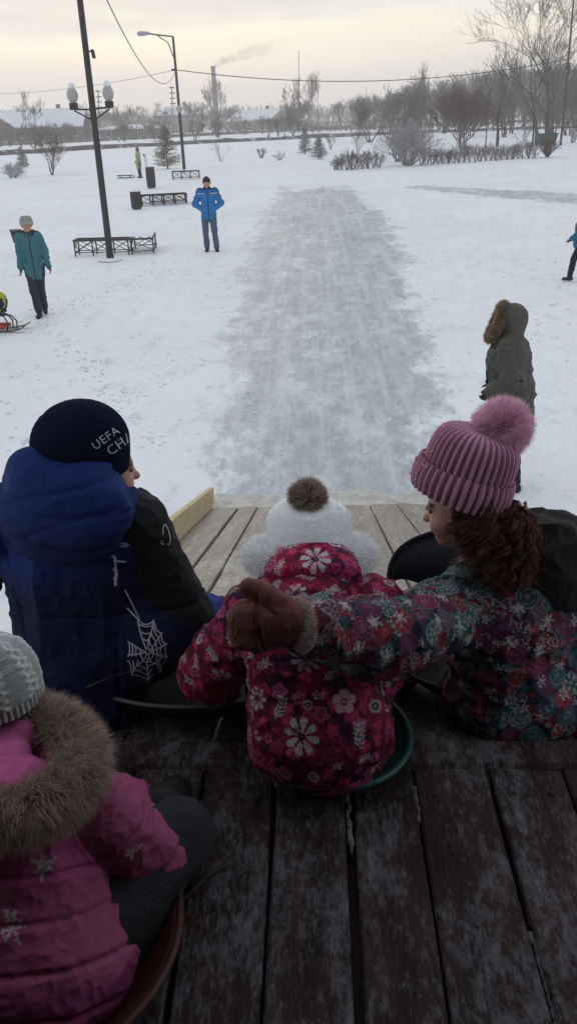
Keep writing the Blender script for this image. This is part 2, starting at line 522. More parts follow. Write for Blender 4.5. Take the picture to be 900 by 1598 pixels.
def gz(x, y):
    """height of the snow field; dead flat under the slide and the ice tracks"""
    x = np.asarray(x, float); y = np.asarray(y, float)
    P = np.stack([x, y, 0*x], -1).reshape(-1, 3)
    n = (fbm(P, .35, 3, 3)-.5).reshape(x.shape)*.09+(fbm(P, .03, 9, 3)-.5).reshape(x.shape)*.5*np.clip((np.hypot(x, y)-45)/60, 0, 1)
    w1 = np.clip((np.abs(x-.25)-3.2)/3.0, 0, 1)
    w1 = np.maximum(w1, np.clip((y-44)/6, 0, 1)); w1 = np.where(y < -4, 1, w1)
    w2 = np.where((x > 0) & (x < 16) & (y > 22) & (y < 46), 0.0, 1.0)
    dx = np.maximum(np.maximum(0-x, x-16), 0); dy = np.maximum(np.maximum(22-y, y-46), 0)
    w2 = np.clip(np.hypot(dx, dy)/4, 0, 1)
    return n*w1*w2
def gp(P): return np.array([P[0], P[1], float(gz(P[0], P[1]))])
def G(x, y): return gp(gnd(x, y))

rad = np.concatenate([[0.0], np.geomspace(.6, 60, 190), np.geomspace(62, 900, 50)])
na = 400
th = np.linspace(0, 2*PI, na, endpoint=False)
RR, TT = np.meshgrid(rad[1:], th, indexing='ij')
gx, gy = RR*np.sin(TT), RR*np.cos(TT)
V = np.stack([gx, gy, gz(gx, gy)], -1).reshape(-1, 3)
V = np.concatenate([V, [[0, 0, 0]]])
nr = len(rad)-1
i, j = np.meshgrid(np.arange(nr-1), np.arange(na), indexing='ij')
F = np.stack([i*na+j, (i+1)*na+j, (i+1)*na+(j+1) % na, i*na+(j+1) % na], -1).reshape(-1, 4)[:, ::-1]
Fl = [tuple(f) for f in F]+[(len(V)-1, (k+1) % na, k) for k in range(na)]
ground = mk('snow_ground', V, Fl, M_SNOW); tag(ground, 'wide trodden snow field around the slide', kind='structure')

# ice track: a sheet on the snow, wider than the ice, its material fades back to snow
def sheet(name, cx, hw, ys, pad, label, endpad=3.0):
    ny = len(ys); nx = 40
    V = []; C = []
    for k in range(ny):
        for q in range(nx+1):
            u = -1+2*q/nx
            x = cx[k]+u*(hw[k]+pad)
            V.append((x, ys[k], .005 if 0 < q < nx and 0 < k < ny-1 else -.03))
            e = (hw[k]-abs(x-cx[k]))/1.0
            ed = min((ys[-1]-endpad-ys[k])/1.8+.4, (ys[k]-ys[0])/.3) if endpad else 1
            c = max(-.6, min(1.0, .50+.85*e)); c = min(c, .62+ed*.3) if ed < 1 else c
            if q in (0, nx) or k == ny-1: c = -.6
            C.append((c, c, c))
    F = [(k*(nx+1)+q, k*(nx+1)+q+1, (k+1)*(nx+1)+q+1, (k+1)*(nx+1)+q) for k in range(ny-1) for q in range(nx)]
    o = mk(name, V, F, M_ICE, cols=np.array(C)); tag(o, label, kind='structure'); return o
ys = np.concatenate([np.linspace(6.2, 20, 70), np.linspace(20.4, 43, 60)])
lx = np.interp(ys, [6, 10, 16, 25.8, 38.5, 43], [-1.05, -1.3, -1.6, -1.8, -1.75, -1.6])
rx = np.interp(ys, [6, 10, 14.5, 23.5, 30, 38, 43], [1.2, 1.62, 1.95, 2.4, 2.35, 1.95, 1.8])
sheet('ice_track', (lx+rx)/2, (rx-lx)/2, ys, 1.6, 'grey ice track running straight away from the foot of the slide')
ys2 = np.linspace(0, 1, 40)
a2, b2 = np.array([4.2, 40.5]), np.array([15.0, 24.5])
cx2 = a2[0]+(b2[0]-a2[0])*ys2; yy2 = a2[1]+(b2[1]-a2[1])*ys2
V = []; C = []
dirn = nrm(b2-a2); pr_ = np.array([dirn[1], -dirn[0]])
for k in range(40):
    hw = .25+1.25*min(1, ys2[k]*3)
    for q in range(21):
        u = (-1+q/10)*(hw+1.3); x, y = np.array([cx2[k], yy2[k]])+pr_*u
        V.append((x, y, .011 if 0 < q < 20 and 0 < k < 39 else -.03)); e = hw-abs(u); c = max(-.6, min(.9, .55+.6*e))
        if q in (0, 20) or k in (0, 39): c = -.6
        C.append((c, c, c))
F = [(k*21+q, k*21+q+1, (k+1)*21+q+1, (k+1)*21+q) for k in range(39) for q in range(20)]
o = mk('ice_path', V, F, M_ICE, cols=np.array(C)); tag(o, 'second thin ice path crossing the snow on the right', kind='structure')

# two dark earth banks across the far field
M_EARTH = mat('frozen_earth', (.075, .06, .055), .9, .4, 1.2, .4, 9, dirt=((.6, .61, .64), .57, .63, .9, (1, 1, 1)))
def bank(name, pts, h, w, label, seed):
    g = np.random.default_rng(seed)
    P = np.array(pts, float); d = np.concatenate([[0], np.cumsum(np.hypot(*np.diff(P, axis=0).T))])
    s = np.arange(0, d[-1], 1.0); X = np.interp(s, d, P[:, 0]); Y = np.interp(s, d, P[:, 1])
    V = []; F = []
    n = len(s)
    hh = h*(.55+.9*vnoise(np.stack([s, 0*s, 0*s], 1), .12, seed))*(.7+.6*vnoise(np.stack([s, 0*s, 0*s], 1), .6, seed+2))
    for k in range(n):
        z0 = float(gz(X[k], Y[k]))
        for q, (u, v) in enumerate(((-1, -.15), (-.6, .7), (-.1, 1), (.5, .75), (1, -.15))):
            V.append((X[k]+g.normal(0, .1), Y[k]+u*w+g.normal(0, .1), z0+v*hh[k]))
    for k in range(n-1):
        for q in range(4): F.append((k*5+q, (k+1)*5+q, (k+1)*5+q+1, k*5+q+1))
    o = mk(name, V, F, M_EARTH); tag(o, label, kind='structure')
bank('earth_bank', [(-95, 88), (-40, 96), (0, 126), (45, 138), (160, 150)], .42, 1.2, 'nearer dark earth bank across the far snow field', 1)
bank('earth_bank', [(-110, 140), (-45, 150), (0, 188), (60, 200), (220, 205)], .55, 1.6, 'farther dark earth bank below the houses', 5)

# ------------------------------------------------------------------ the wooden slide, with an added unseen tower for shade
FLOOR = 1.65
EDGE = 1.66
RS = math.tan(math.radians(18.6))
REND = 6.62
def rampz(y): return FLOOR-.012-(y-EDGE)*RS
M_DECK = mat('wet_deck_and_shade', (.030, .016, .015), .7, .6, 5, .7, 26, (5, .8, 1), .2, dirt=((.185, .175, .21), .47, .80, 4.4, (1.9, .8, 1)))
M_RAMP = mat('worn_grey_planks', (.225, .195, .168), .55, .3, 5, .3, 22, (7, .6, 1), .3, dirt=((.46, .45, .44), .52, .78, 2.6, (2.6, .6, 1)))
M_RAIL = mat('new_yellow_board', (.50, .40, .24), .7, .2, 5, .2, 20, (5, .7, 5), .25)
M_WALL = mat('dark_brown_boards', (.045, .032, .026), .85, .3, 5, .3, 20, (6, 1, 1), .2)
slide = thing('wooden_slide', 'wooden ice slide of worn planks with a dark deck and pale side boards', 'slide', (0, 1.66, 0))
def plank(x0, x1, ya, yb, zf, th_, m, name='plank', seed=0, parent=None, gap=.006, lift=0.0):
    g = np.random.default_rng(seed)
    ns = max(2, int((yb-ya)/.22))
    c = .005
    prof = [(x0+gap, -th_), (x0+gap, -c), (x0+gap+c, 0), (x1-gap-c, 0), (x1-gap, -c), (x1-gap, -th_)]
    V = []; F = []
    w1 = np.cumsum(g.normal(0, .0012, ns+1)); w2 = np.cumsum(g.normal(0, .0012, ns+1)); hz = g.normal(0, .0012, ns+1)+lift
    tw = g.normal(0, .003)
    for k in range(ns+1):
        y = ya+(yb-ya)*k/ns
        for q, (x, z) in enumerate(prof):
            V.append((x+(w1[k] if q < 3 else w2[k]), y, zf(y)+z+hz[k]+(tw if q < 3 else -tw)))
    for k in range(ns):
        for q in range(6): F.append((k*6+q, k*6+(q+1) % 6, (k+1)*6+(q+1) % 6, (k+1)*6+q))
    F.append(tuple(range(6))[::-1]); F.append(tuple(ns*6+q for q in range(6)))
    F = [f[::-1] for f in F]
    return mk(name, V, F, m, parent or slide, smooth=False)
dx = [-1.02, -.842, -.665, -.483, -.302, -.122, .058, .224, .418, .60, .782, .965, 1.14]
for k in range(len(dx)-1):
    plank(dx[k], dx[k+1], -.7+.02*(k % 3), EDGE-.115, lambda y: FLOOR, .04, M_DECK, seed=k, gap=.005 if k % 2 else .0065, lift=(0, .003, -.002, .002)[k % 4])
rx_ = [-.953, -.715, -.545, -.30, -.05, .196, .438, .677, .92, 1.12]
for k in range(len(rx_)-1):
    plank(rx_[k], rx_[k+1], EDGE+.005, 2.145, rampz, .04, M_DECK, seed=60+k, gap=.005)  # dark deck colour on the ramp head paints the shade under the children
    plank(rx_[k], rx_[k+1], 2.15, REND-.012*(k % 3), rampz, .04, M_RAMP, seed=30+k, gap=(.005, .003, .006)[k % 3] if rx_[k] > .1 else .003, lift=(0, .002, -.001)[k % 3])
for k in range(6):                                  # boards added under the deck block light and darken the joints
    MB().box((-.75+k*.36, .46, FLOOR-.058), (.357, 2.15, .02)).build('dark_backing_board', M_WALL, slide)
MB().box((.06, EDGE-.055, FLOOR-.05), (2.2, .105, .108), ch=.012).build('cross_beam', M_DECK, slide)
nl = MB()
for k in range(len(dx)-1):
    for yy in (-.38, .60, 1.46):
        for f_ in (.25, .75): nl.lathe((dx[k]+(dx[k+1]-dx[k])*f_+.004*math.sin(k*5+yy), yy+.006*math.cos(k*7), FLOOR-.002), [(.0075, 0), (.0075, .0045), (.004, .006)], 7)
nl.build('nail', mat('rusty_nail', (.05, .03, .022), .6, metal=.5), slide)['kind'] = 'stuff'
for sx, xx in ((-1, -.953-.027), (1, 1.12+.027)):
    b = MB(); c_ = math.cos(math.atan(RS))
    b.beam((xx, EDGE+.02, rampz(EDGE+.02)+.07), (xx, REND-.06, rampz(REND-.06)+.055), .046, .22, ch=.004)
    b.build('side_board', M_RAIL, slide)
p_ = MB()
for xx in (-1.06, 1.18):
    for yy in (-.72, .80): p_.box((xx, yy, 2.03), (.11, .11, 4.16), ch=.006)
for xx in (-.98, 1.1):
    p_.beam((xx, 3.2, 0), (xx, 3.2, rampz(3.2)-.1), .09, .09); p_.beam((xx, 4.8, -.05), (xx, 4.8, rampz(4.8)-.1), .09, .09)
    p_.beam((xx*.98, EDGE, rampz(EDGE)-.10), (xx*.98, REND-.2, rampz(REND-.2)-.10), .06, .11)
p_.beam((-1.0, -.4, 1.515), (1.12, -.4, 1.515), .08, .12); p_.beam((-1.0, .6, 1.515), (1.12, .6, 1.515), .08, .12)
p_.build('post_frame', M_WALL, slide)
for k in range(14):                                # added back wall, side walls and roof, unseen, sized to shade the deck
    x = -1.0+k*.152
    MB().box((x+.07, -.70, 2.9), (.146, .025, 2.5)).build('shade_wall_plank', M_WALL, slide)
for xx in (-1.02, 1.14):
    for k in range(12):
        MB().box((xx, .10, 1.75+k*.2), (.025, 1.52, .194)).build('shade_wall_plank', M_WALL, slide)
for k in range(8):
    y = -.82+k*.2
    MB().box((.06, y+.1, 4.14+.02*(k % 2)), (2.7, .215, .025)).build('shade_roof_plank', M_WALL, slide)
# packed snow lip where the ramp meets the ice
xs = np.linspace(-1.0, 1.15, 60); V = []; F = []
for q in range(7):
    v = q/6
    for x in xs:
        P = np.array([[x, v*3, q]])
        y = REND-.10-.22*float(vnoise(np.array([[x, 0, 0]]), 3.2, 4))-.05*float(vnoise(np.array([[x, 0, 0]]), 11, 6))+v*(.30+.25*float(vnoise(np.array([[x, 5, 0]]), 4, 4)))
        z = max(rampz(y), 0) if y < REND else 0
        top = .018*math.sin(PI*min(1, v*1.0))*(.5+float(vnoise(np.array([[x, v*2, 0]]), 6, 8))) if 0 < v < 1 else -.01
        V.append((x, y, z+top))
for q in range(6):
    for k in range(59): F.append((q*60+k, q*60+k+1, (q+1)*60+k+1, (q+1)*60+k))
o = mk('snow_lip', V, F, mat('dirty_packed_snow', (.50, .485, .455), .8, .25, 9, .4, 25)); tag(o, 'dirty packed snow along the foot of the ramp', kind='stuff')
# snow packed into some of the deck joints
pk = MB(); g = np.random.default_rng(88)
for xg in dx[1:-1]:
    for _ in range(4):
        y0 = g.uniform(-.3, 1.4); L_ = g.uniform(.06, .28); n = 8
        for q in range(n):
            y = y0+L_*q/n
            if y < 1.5: pk.ball((xg+g.normal(0, .002), y, FLOOR-.012), np.array([.0085*g.uniform(.5, 1.2), L_/n*.75, .012*g.uniform(.5, 1.15)]), 6)
o = pk.build('packed_snow', mat('grey_packed_snow', (.17, .165, .17), .9, .3, 40), None, True); tag(o, 'snow packed into the joints of the dark deck', kind='stuff')
# thin frost and scraped snow left in places on the ramp is in the plank material
# ------------------------------------------------------------------ people close by: helpers
SKIN = np.array([.48, .27, .20])
M_SKIN = mat('skin', None, .55, .06, 20, .05, 200, attr=True, spec=.35)
M_EYE = mat('eye', (.06, .04, .035), .15, .1, spec=.6)
M_CLOTH = mat('printed_cloth', None, .75, .10, 30, .25, 90, attr=True, spec=.2)
M_KNIT = mat('knit_wool', None, .95, .18, 120, .35, 260, attr=True, spec=.1)
M_FUR = mat('fur', None, .8, .08, 40, attr=True, spec=.2)
M_SOLE = mat('black_rubber', (.012, .012, .013), .6, .2, 20, .2, 60)

def frame(fwd, up=(0, 0, 1)):
    """columns right, forward, up"""
    f = nrm(fwd); u = np.asarray(up, float); r = nrm(np.cross(f, u)); u = np.cross(r, f)
    return np.stack([r, f, u], 1)
def head_prims(c, R, s=1.0):
    """skull about c (m), s=1 is a child's head 0.2 m high; local axes right, forward, up"""
    def L(x, y, z): return np.asarray(c)+R@np.array([x, y, z])*s
    P = [El(L(0, -.005, .02), np.array([.072, .088, .085])*s, R),
         El(L(0, .028, -.035), np.array([.056, .055, .066])*s, R, .03*s),
         El(L(0, .058, -.082), np.array([.023, .020, .020])*s, R, .025*s),
         Cc(L(0, .080, .004), L(0, .094, -.022), .0065*s, .011*s, .014*s),
         El(L(0, .099, -.024), np.array([.0095, .0095, .0085])*s, R, .008*s),
         El(L(0, .074, -.050), np.array([.021, .0105, .006])*s, R, .007*s),
         El(L(0, .071, -.059), np.array([.018, .010, .0065])*s, R, .006*s)]
    for q in (-1, 1):
        P += [El(L(q*.036, .055, -.032), np.array([.025, .026, .027])*s, R, .02*s),
              El(L(q*.030, .072, .022), np.array([.022, .010, .007])*s, R, .012*s),
              El(L(q*.077, -.004, -.012), np.array([.009, .020, .030])*s, R, .008*s)]
    return P
def head_cols(V, c, R, s=1.0):
    l = (V-np.asarray(c))@R/s
    col = np.tile(SKIN, (len(V), 1))*(.93+.14*fbm(V, 25, 3)[:, None])
    lip = (np.hypot((l[:, 0])/.024, (l[:, 2]+.0545)/.0095) < 1) & (l[:, 1] > .055)
    col[lip] = (.38, .12, .11)
    ck = np.exp(-(((np.abs(l[:, 0])-.040)/.022)**2+((l[:, 2]+.035)/.024)**2))*(l[:, 1] > .02)
    col += ck[:, None]*np.array([.05, -.045, -.035])
    bro = (np.abs(np.abs(l[:, 0])-.032) < .018) & (np.abs(l[:, 2]-.030+.15*(np.abs(l[:, 0])-.03)**1) < .0035) & (l[:, 1] > .04)
    col[bro] = (.06, .035, .025)
    return np.clip(col, 0, 1)
def add_eyes(c, R, s, parent):
    for q in (-1, 1):
        e = np.asarray(c)+R@np.array([q*.031, .0735, .008])*s
        MB().ball(e, np.array([.0125, .0085, .0085])*s, 12, R).build('eye', M_EYE, parent, True)
def hand_prims(c, R, s=1.0, mitten=False, spread=.0, curl=.5, side=1):
    """hand from wrist c; R columns: across (towards thumb*side), along fingers, out of the back"""
    def L(x, y, z): return np.asarray(c)+R@np.array([x*side, y, z])*s
    P = [Cc(L(0, -.02, 0), L(0, .015, 0), .022*s, .024*s, None, (R[:, 2], 1.3)), Cc(L(.008, .03, 0), L(-.006, .052, 0), .028*s, .030*s, .01, (R[:, 2], 1.9))]
    if mitten:
        P += [Cc(L(0, .04, 0), L(0, .098, -.012*curl), .034*s, .030*s, .02, (R[:, 2], 1.6)), Cc(L(.028, .022, 0), L(.052, .062, -.006), .016*s, .0145*s, .012)]
    else:
        for i, (x, ln) in enumerate(((.024, .062), (.008, .070), (-.008, .064), (-.023, .050))):
            a = L(x, .068, 0); b = L(x*1.1, .068+ln*.5, -.010*curl*2); d = L(x*1.12, .068+ln*(.95-.35*curl), -.034*curl*2)
            P += [Cc(a, b, .0095*s, .009*s, .004), Cc(b, d, .009*s, .0075*s, .003)]
        P += [Cc(L(.026, .020, 0), L(.048, .048, -.008), .0115*s, .010*s, .008), Cc(L(.048, .048, -.008), L(.054, .072, -.020), .010*s, .0085*s, .003)]
    return P
def folds(V, N, amp, scale, seed, axis=None):
    P = V.copy()
    if axis is not None:
        a = nrm(axis); P = P+np.outer(P@a, a)*(-.65)
    n = vnoise(P, scale, seed)
    rdg = 1-np.abs(2*n-1)
    return V+N*((rdg**2-.35)*amp)[:, None]

def print_marks(V, N, cols, items):
    """flat printed marks: each item (centre, radius, function(u,v)->(mask,colour)) drawn in the tangent plane at its centre"""
    for c, nc, R, rot, fn in items:
        rel = V-c; m = (np.abs(rel).max(1) < R*1.05) & (N@nc > .25)
        ids = np.nonzero(m)[0]
        if len(ids) == 0: continue
        up = np.array([0, 0, 1.0])-nc*nc[2]
        if np.linalg.norm(up) < .2: up = np.array([0, 1.0, 0])-nc*nc[1]
        up = nrm(up); rt = np.cross(up, nc)
        u = rel[ids]@rt/R; v = rel[ids]@up/R
        cr, sr = math.cos(rot), math.sin(rot); u, v = u*cr-v*sr, u*sr+v*cr
        for mask, color in fn(u, v): cols[ids[mask]] = color
    return cols
def scatter(V, N, d, seed, n=4000, ok=None):
    g = np.random.default_rng(seed); ids = g.permutation(len(V))[:n]
    if ok is not None: ids = ids[ok(V[ids])]
    keep = []
    for i in ids:
        if all(np.sum((V[i]-V[j])**2) > d*d for j in keep): keep.append(i)
    return keep
WHITE = np.array([.52, .47, .49])
def f_daisy(k=8, petal=WHITE, core=(.05, .008, .02)):
    def f(u, v):
        r = np.hypot(u, v); a = np.arctan2(u, v)
        w = np.abs(np.cos(a*k/2))
        pet = (r > .20) & (r < .98) & (w > .52+.42*np.abs((r-.62)/.40)**2.2)
        vein = pet & (w > .985) & (r < .7)
        return [((r < .24), core), (pet, petal), (vein, np.array(petal)*.45), ((r < .10), (.28, .05, .10))]
    return f
def f_five(petal, core):
    def f(u, v):
        r = np.hypot(u, v); a = np.arctan2(u, v); e = .72+.24*np.abs(np.cos(a*2.5))
        return [(r < e, petal), ((r < e) & (np.abs(np.cos(a*2.5)) < .14), np.array(petal)*.4), (r < .30, core), (r < .12, np.array(petal))]
    return f
def f_blob(c1, c2):
    def f(u, v):
        r = np.hypot(u, v); a = np.arctan2(u, v); e = .80+.14*np.sin(a*5+1)
        return [(r < e, c1), ((r < .78*e) & (np.abs(np.sin(a*5+1)) > .82), c2), (r < .32, c2), (r < .16, c1)]
    return f
def f_sprig(c):
    def f(u, v):
        m = (np.abs(u) < .045) & (np.abs(v) < .95)
        for s in (-1, 1):
            for k in range(5):
                cv = -.7+.34*k; du, dv = u*s-.26, v-cv-.18
                x = du*.80+dv*.60; y = -du*.60+dv*.80
                m = m | (((x/.25)**2+(y/.085)**2) < 1)
        return [(m, c)]
    return f
def f_ring(c1, c2, c3):
    def f(u, v):
        r = np.hypot(u, v); return [(r < .95, c1), (r < .6, c2), (r < .28, c3)]
    return f
def f_dots(c):
    def f(u, v):
        m = np.zeros(len(u), bool)
        for x, y, q in ((0, .6, .22), (.45, .35, .2), (-.4, .25, .24), (.1, .05, .2), (-.15, -.45, .22), (.4, -.3, .17)): m = m | (np.hypot(u-x, v-y) < q)
        return [(m, c)]
    return f
def f_mandala(base, line, kind):
    base = np.array(base); line = np.array(line)
    def f(u, v):
        r = np.hypot(u, v); a = np.arctan2(u, v); out = [(r < .97, base), ((r > .86) & (r < .95), line)]
        if kind == 0:
            w = np.abs(np.cos(a*4)); out += [((r < .80) & (r > .18) & (w > .97-.1*r), line), ((np.abs(r-.52) < .045) & (w > .55), line), (r < .14, line)]
        elif kind == 1:
            w = np.abs(np.cos(a*3)); out += [((r < .30+.44*w) & (r > .16+.40*w), line), (r < .15, line)]
        elif kind == 2:
            w = np.abs(np.cos(a*3)); out += [((r < .82) & (w > .985), line), ((r < .78) & (r > .42) & (np.abs(np.cos(a*3+.35)) > .97), line), ((r < .78) & (r > .42) & (np.abs(np.cos(a*3-.35)) > .97), line), (r < .12, line)]
        else:
            out += [((r < .62) & (r > .54), line), (r < .34, np.clip(base*1.8+.04, 0, 1)), (r < .14, line)]
        return out
    return f
def snowflake(u, v, n=6):
    r = np.hypot(u, v); a = np.arctan2(u, v); w = (a+PI/n) % (2*PI/n)-PI/n
    x = r*np.cos(w); y = np.abs(r*np.sin(w))
    return ((y < .055) & (x < .95)) | ((np.abs(y-(x-.45)*.8) < .05) & (x > .45) & (x < .72)) | ((np.abs(y-(x-.2)*.8) < .05) & (x > .2) & (x < .42))

def rib_dome(c, R, rad, h0, h1, ribs, amp, thick=0.0, twist=0.0, nv=36, per=8, closed=True, squash=1.0, col=(1, 1, 1), groove=.55, lumpy=0.0, seed=0):
    """ribbed knit cap: dome about c from height h0 (brim) to h1 (crown) in frame R (right, fwd, up)"""
    nt_ = ribs*per; V = []; C = []
    rad = np.array(rad, float)
    for i in range(nv+1):
        t = i/nv
        s = math.sin(min(1.0, (t if closed else t*.5))*PI/2)
        z = h0+(h1-h0)*(t if not closed else math.sin(t*PI/2)**.9)
        rr = math.sqrt(max(0.0, 1-(t**2.6))) if closed else 1.0+.06*math.sin(PI*t)
        if closed: rr = max(rr, .02)
        for q in range(nt_):
            a = 2*PI*q/nt_; w = math.cos(ribs*a)
            am = amp*min(1, rr*1.6)
            e = 1+thick
            lr = am*w
            x, y = (rad[0]*rr*e+lr)*math.cos(a+twist*t), (rad[1]*rr*e+lr)*math.sin(a+twist*t)
            V.append((x, y, z)); g = groove+(1-groove)*(.5+.5*w)  # shade between the ribs painted into the colour
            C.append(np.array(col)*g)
    V = np.array(V)
    if lumpy: V = V*(1+lumpy*(vnoise(V, 18, seed)-.5))[:, None]
    V = np.asarray(c)+V@np.asarray(R).T
    F = []
    for i in range(nv):
        for q in range(nt_): F.append((i*nt_+q, i*nt_+(q+1) % nt_, (i+1)*nt_+(q+1) % nt_, (i+1)*nt_+q))
    if closed: F.append(tuple(nv*nt_+q for q in range(nt_)))
    return V, F, np.array(C)
def pompom(name, c, r, n, L, thick, base, tip, parent, seed, core, droop=(0, 0, -.15), curl=.3, fr=None):
    D = sphere_pts(n, seed)
    g = np.random.default_rng(seed+1)
    V, F = strands(np.asarray(c)+D*r*.55, D+g.normal(0, .15, (n, 3)), L*g.uniform(.75, 1.12, n), thick, seed+2, droop, curl)
    nV = len(V)
    B = MB().ball((0, 0, 0), 1.0, 16); bv = np.concatenate(B.V)*r*.6+np.asarray(c)
    T = [(f[0], f[1], f[2]) for f in B.F]+[(f[0], f[2], f[3]) for f in B.F if len(f) == 4]
    Fa = np.concatenate([F, np.array(T)+nV]); Va = np.concatenate([V, bv])
    Ca = np.concatenate([strand_cols(n, base, tip, .22, seed+3), np.tile(np.array(core), (len(bv), 1))])
    return mk(name, Va, Fa, M_FUR, parent, Ca, False)
def ribbon_on(bvh, P, w, lift=.0016):
    """thin flat printed line on a surface: polyline P snapped to it"""
    V = []; F = []
    Q = []; NN = []
    for p in P:
        h = bvh.find_nearest(Vector(p)); Q.append(np.array(h[0])); NN.append(np.array(h[1]))
    Q = np.array(Q); T = nrm(np.gradient(Q, axis=0))
    for k in range(len(Q)):
        n_ = NN[k]; n_ = n_ if n_@(CAM*0+np.array([0, -1, .5])) > -2 else n_
        x = nrm(np.cross(T[k], n_)); V += [Q[k]-x*w/2+n_*lift, Q[k]+x*w/2+n_*lift]
    for k in range(len(Q)-1): F.append((2*k, 2*k+1, 2*k+3, 2*k+2))
    return V, F
def bvh_of(V, F):
    return BVHTree.FromPolygons([tuple(v) for v in V], [tuple(int(i) for i in f) for f in F])
def text_on(bvh, body, origin, xdir, ydir, size, toward, lift=.0018, name='lettering', m=None, parent=None):
    """letters laid as flat print on a curved surface, cast along `toward`"""
    cu = bpy.data.curves.new('text', 'FONT'); cu.body = body; cu.size = size; cu.space_character = 1.12; cu.resolution_u = 3
    to = bpy.data.objects.new('text', cu); COL.objects.link(to)
    bpy.context.view_layer.update()
    me = to.evaluated_get(bpy.context.evaluated_depsgraph_get()).to_mesh()
    vs = np.array([tuple(v.co) for v in me.vertices]); fs = [tuple(p.vertices) for p in me.polygons]
    to.evaluated_get(bpy.context.evaluated_depsgraph_get()).to_mesh_clear()
    bpy.data.objects.remove(to); bpy.data.curves.remove(cu)
    V = []
    xd, yd, tw = nrm(xdir), nrm(ydir), nrm(toward)
    for v in vs:
        p = np.asarray(origin)+xd*v[0]+yd*v[1]
        h = bvh.ray_cast(Vector(p-tw*.25), Vector(tw))
        V.append(np.array(h[0])-tw*lift if h[0] is not None else np.array(bvh.find_nearest(Vector(p))[0]))
    return mk(name, V, fs, m, parent, smooth=False)

# ------------------------------------------------------------------ boy in the blue jacket, left of the ramp
boy = thing('person', 'boy in a dark blue hooded jacket and navy beanie with white lettering, seated', 'person', (-.42, 1.80, 1.62))
hc = at(156, 733, 1.98); hR = frame((.93, .42, -.12))
hip = at(135, 1075, 1.86); chest = at(118, 880, 1.90); neck = at(122, 775, 1.93)
sL, sR = at(2, 812, 1.91), at(214, 820, 1.93)
elR = at(290, 960, 1.93); wrR = at(352, 965, 2.08)
elL = at(-75, 960, 1.95); wrL = at(-60, 990, 2.15)
kneeR = hip+np.array([.16, .42, .10]); footR = np.array([hip[0]+.20, 2.72, rampz(2.72)+.06])
kneeL = hip+np.array([-.12, .42, .10]); footL = np.array([hip[0]-.14, 2.72, rampz(2.72)+.06])
body = head_prims(hc, hR, 1.02)+[Cc(neck, hc-np.array([0, 0, .05]), .05, .048), Cc(hip, chest, .13, .13, None, ((0, 1, 0), 1.4)), Cc(chest, neck, .11, .06, .04),
    Cc(sL, sR, .05, .05), Cc(sR, elR, .045, .04), Cc(elR, wrR, .04, .03), Cc(sL, elL, .045, .04), Cc(elL, wrL, .04, .03),
    Cc(hip+np.array([.09, .03, .0]), kneeR, .075, .06), Cc(kneeR, footR, .055, .045), Cc(hip+np.array([-.09, .03, 0]), kneeL, .075, .06), Cc(kneeL, footL, .055, .045)]
V, Q, N = blob(body, .004, .012, 2)
mk('body', V, Q, M_SKIN, boy, head_cols(V, hc, hR, 1.02))
add_eyes(hc, hR, 1.02, boy)
jk = [Cc(hip, chest, .175, .185, None, ((0, 1, 0), 1.35)), Cc(chest, neck-np.array([0, 0, .03]), .17, .10, .05, ((0, 1, 0), 1.3)), Cc(sL, sR, .078, .078, .05),
      Cc(sR, elR, .082, .080, .05), Cc(elR, wrR, .076, .052, .04), Cc(sL, elL, .080, .074, .04), Cc(elL, wrL, .07, .05, .04),
      El(hip+np.array([0, .0, -.03]), (.185, .14, .10), None, .05), El(at(225, 1000, 1.86), (.12, .11, .13), None, .06)]
V, Q, N = blob(jk, .005, .03, 4)
V = folds(V, N, .014, 8, 3, (0, 0, 1)); V = folds(V, N, .006, 26, 5); N = vnormals(V, Q)
for sm_ in (np.abs(V[:, 0]-hip[0]+.02) if False else np.abs(V[:, 2]-(chest[2]-.10)-.02*np.sin(V[:, 0]*6)), np.abs(V[:, 0]-(chest[0]+.145)-.1*(V[:, 2]-chest[2])), np.abs(V[:, 0]-(chest[0]-.145)+.1*(V[:, 2]-chest[2]))): V = V-N*(.006*np.exp(-(sm_/.007)**2))[:, None]
# colours: blue yoke and upper back, black sleeves, a blue flash at the cuff
def seg_d(V, a, b):
    d = b-a; t = np.clip((V-a)@d/(d@d), 0, 1); return np.linalg.norm(V-a-np.outer(t, d), axis=1), t
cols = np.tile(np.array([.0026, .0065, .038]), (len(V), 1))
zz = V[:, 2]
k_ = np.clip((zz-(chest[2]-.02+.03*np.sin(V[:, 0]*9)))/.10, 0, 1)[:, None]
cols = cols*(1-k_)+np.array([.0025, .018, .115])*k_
d1, t1 = seg_d(V, sR+np.array([.02, 0, 0]), elR); d2, t2 = seg_d(V, elR, wrR)
d3, t3 = seg_d(V, sL-np.array([.02, 0, 0]), elL); d4, t4 = seg_d(V, elL, wrL)
slv = ((np.minimum(d1, d2) < .10) & (V[:, 0] > sR[0]-.02-.10*np.clip(t1, 0, 1)*0)) | ((np.minimum(d3, d4) < .10) & (V[:, 0] < sL[0]-.01))
cols[slv] = (.007, .007, .010)
fl = (t2 > .08) & (t2 < .62) & (d2 < .12) & (V[:, 2] > (elR+(wrR-elR)*.4)[2]+.022) & slv
cols[fl] = (.004, .024, .19)
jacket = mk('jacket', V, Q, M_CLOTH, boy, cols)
bv = bvh_of(V, Q)
M_WHITE = mat('white_print', (.42, .43, .45), .6, .3, 60)
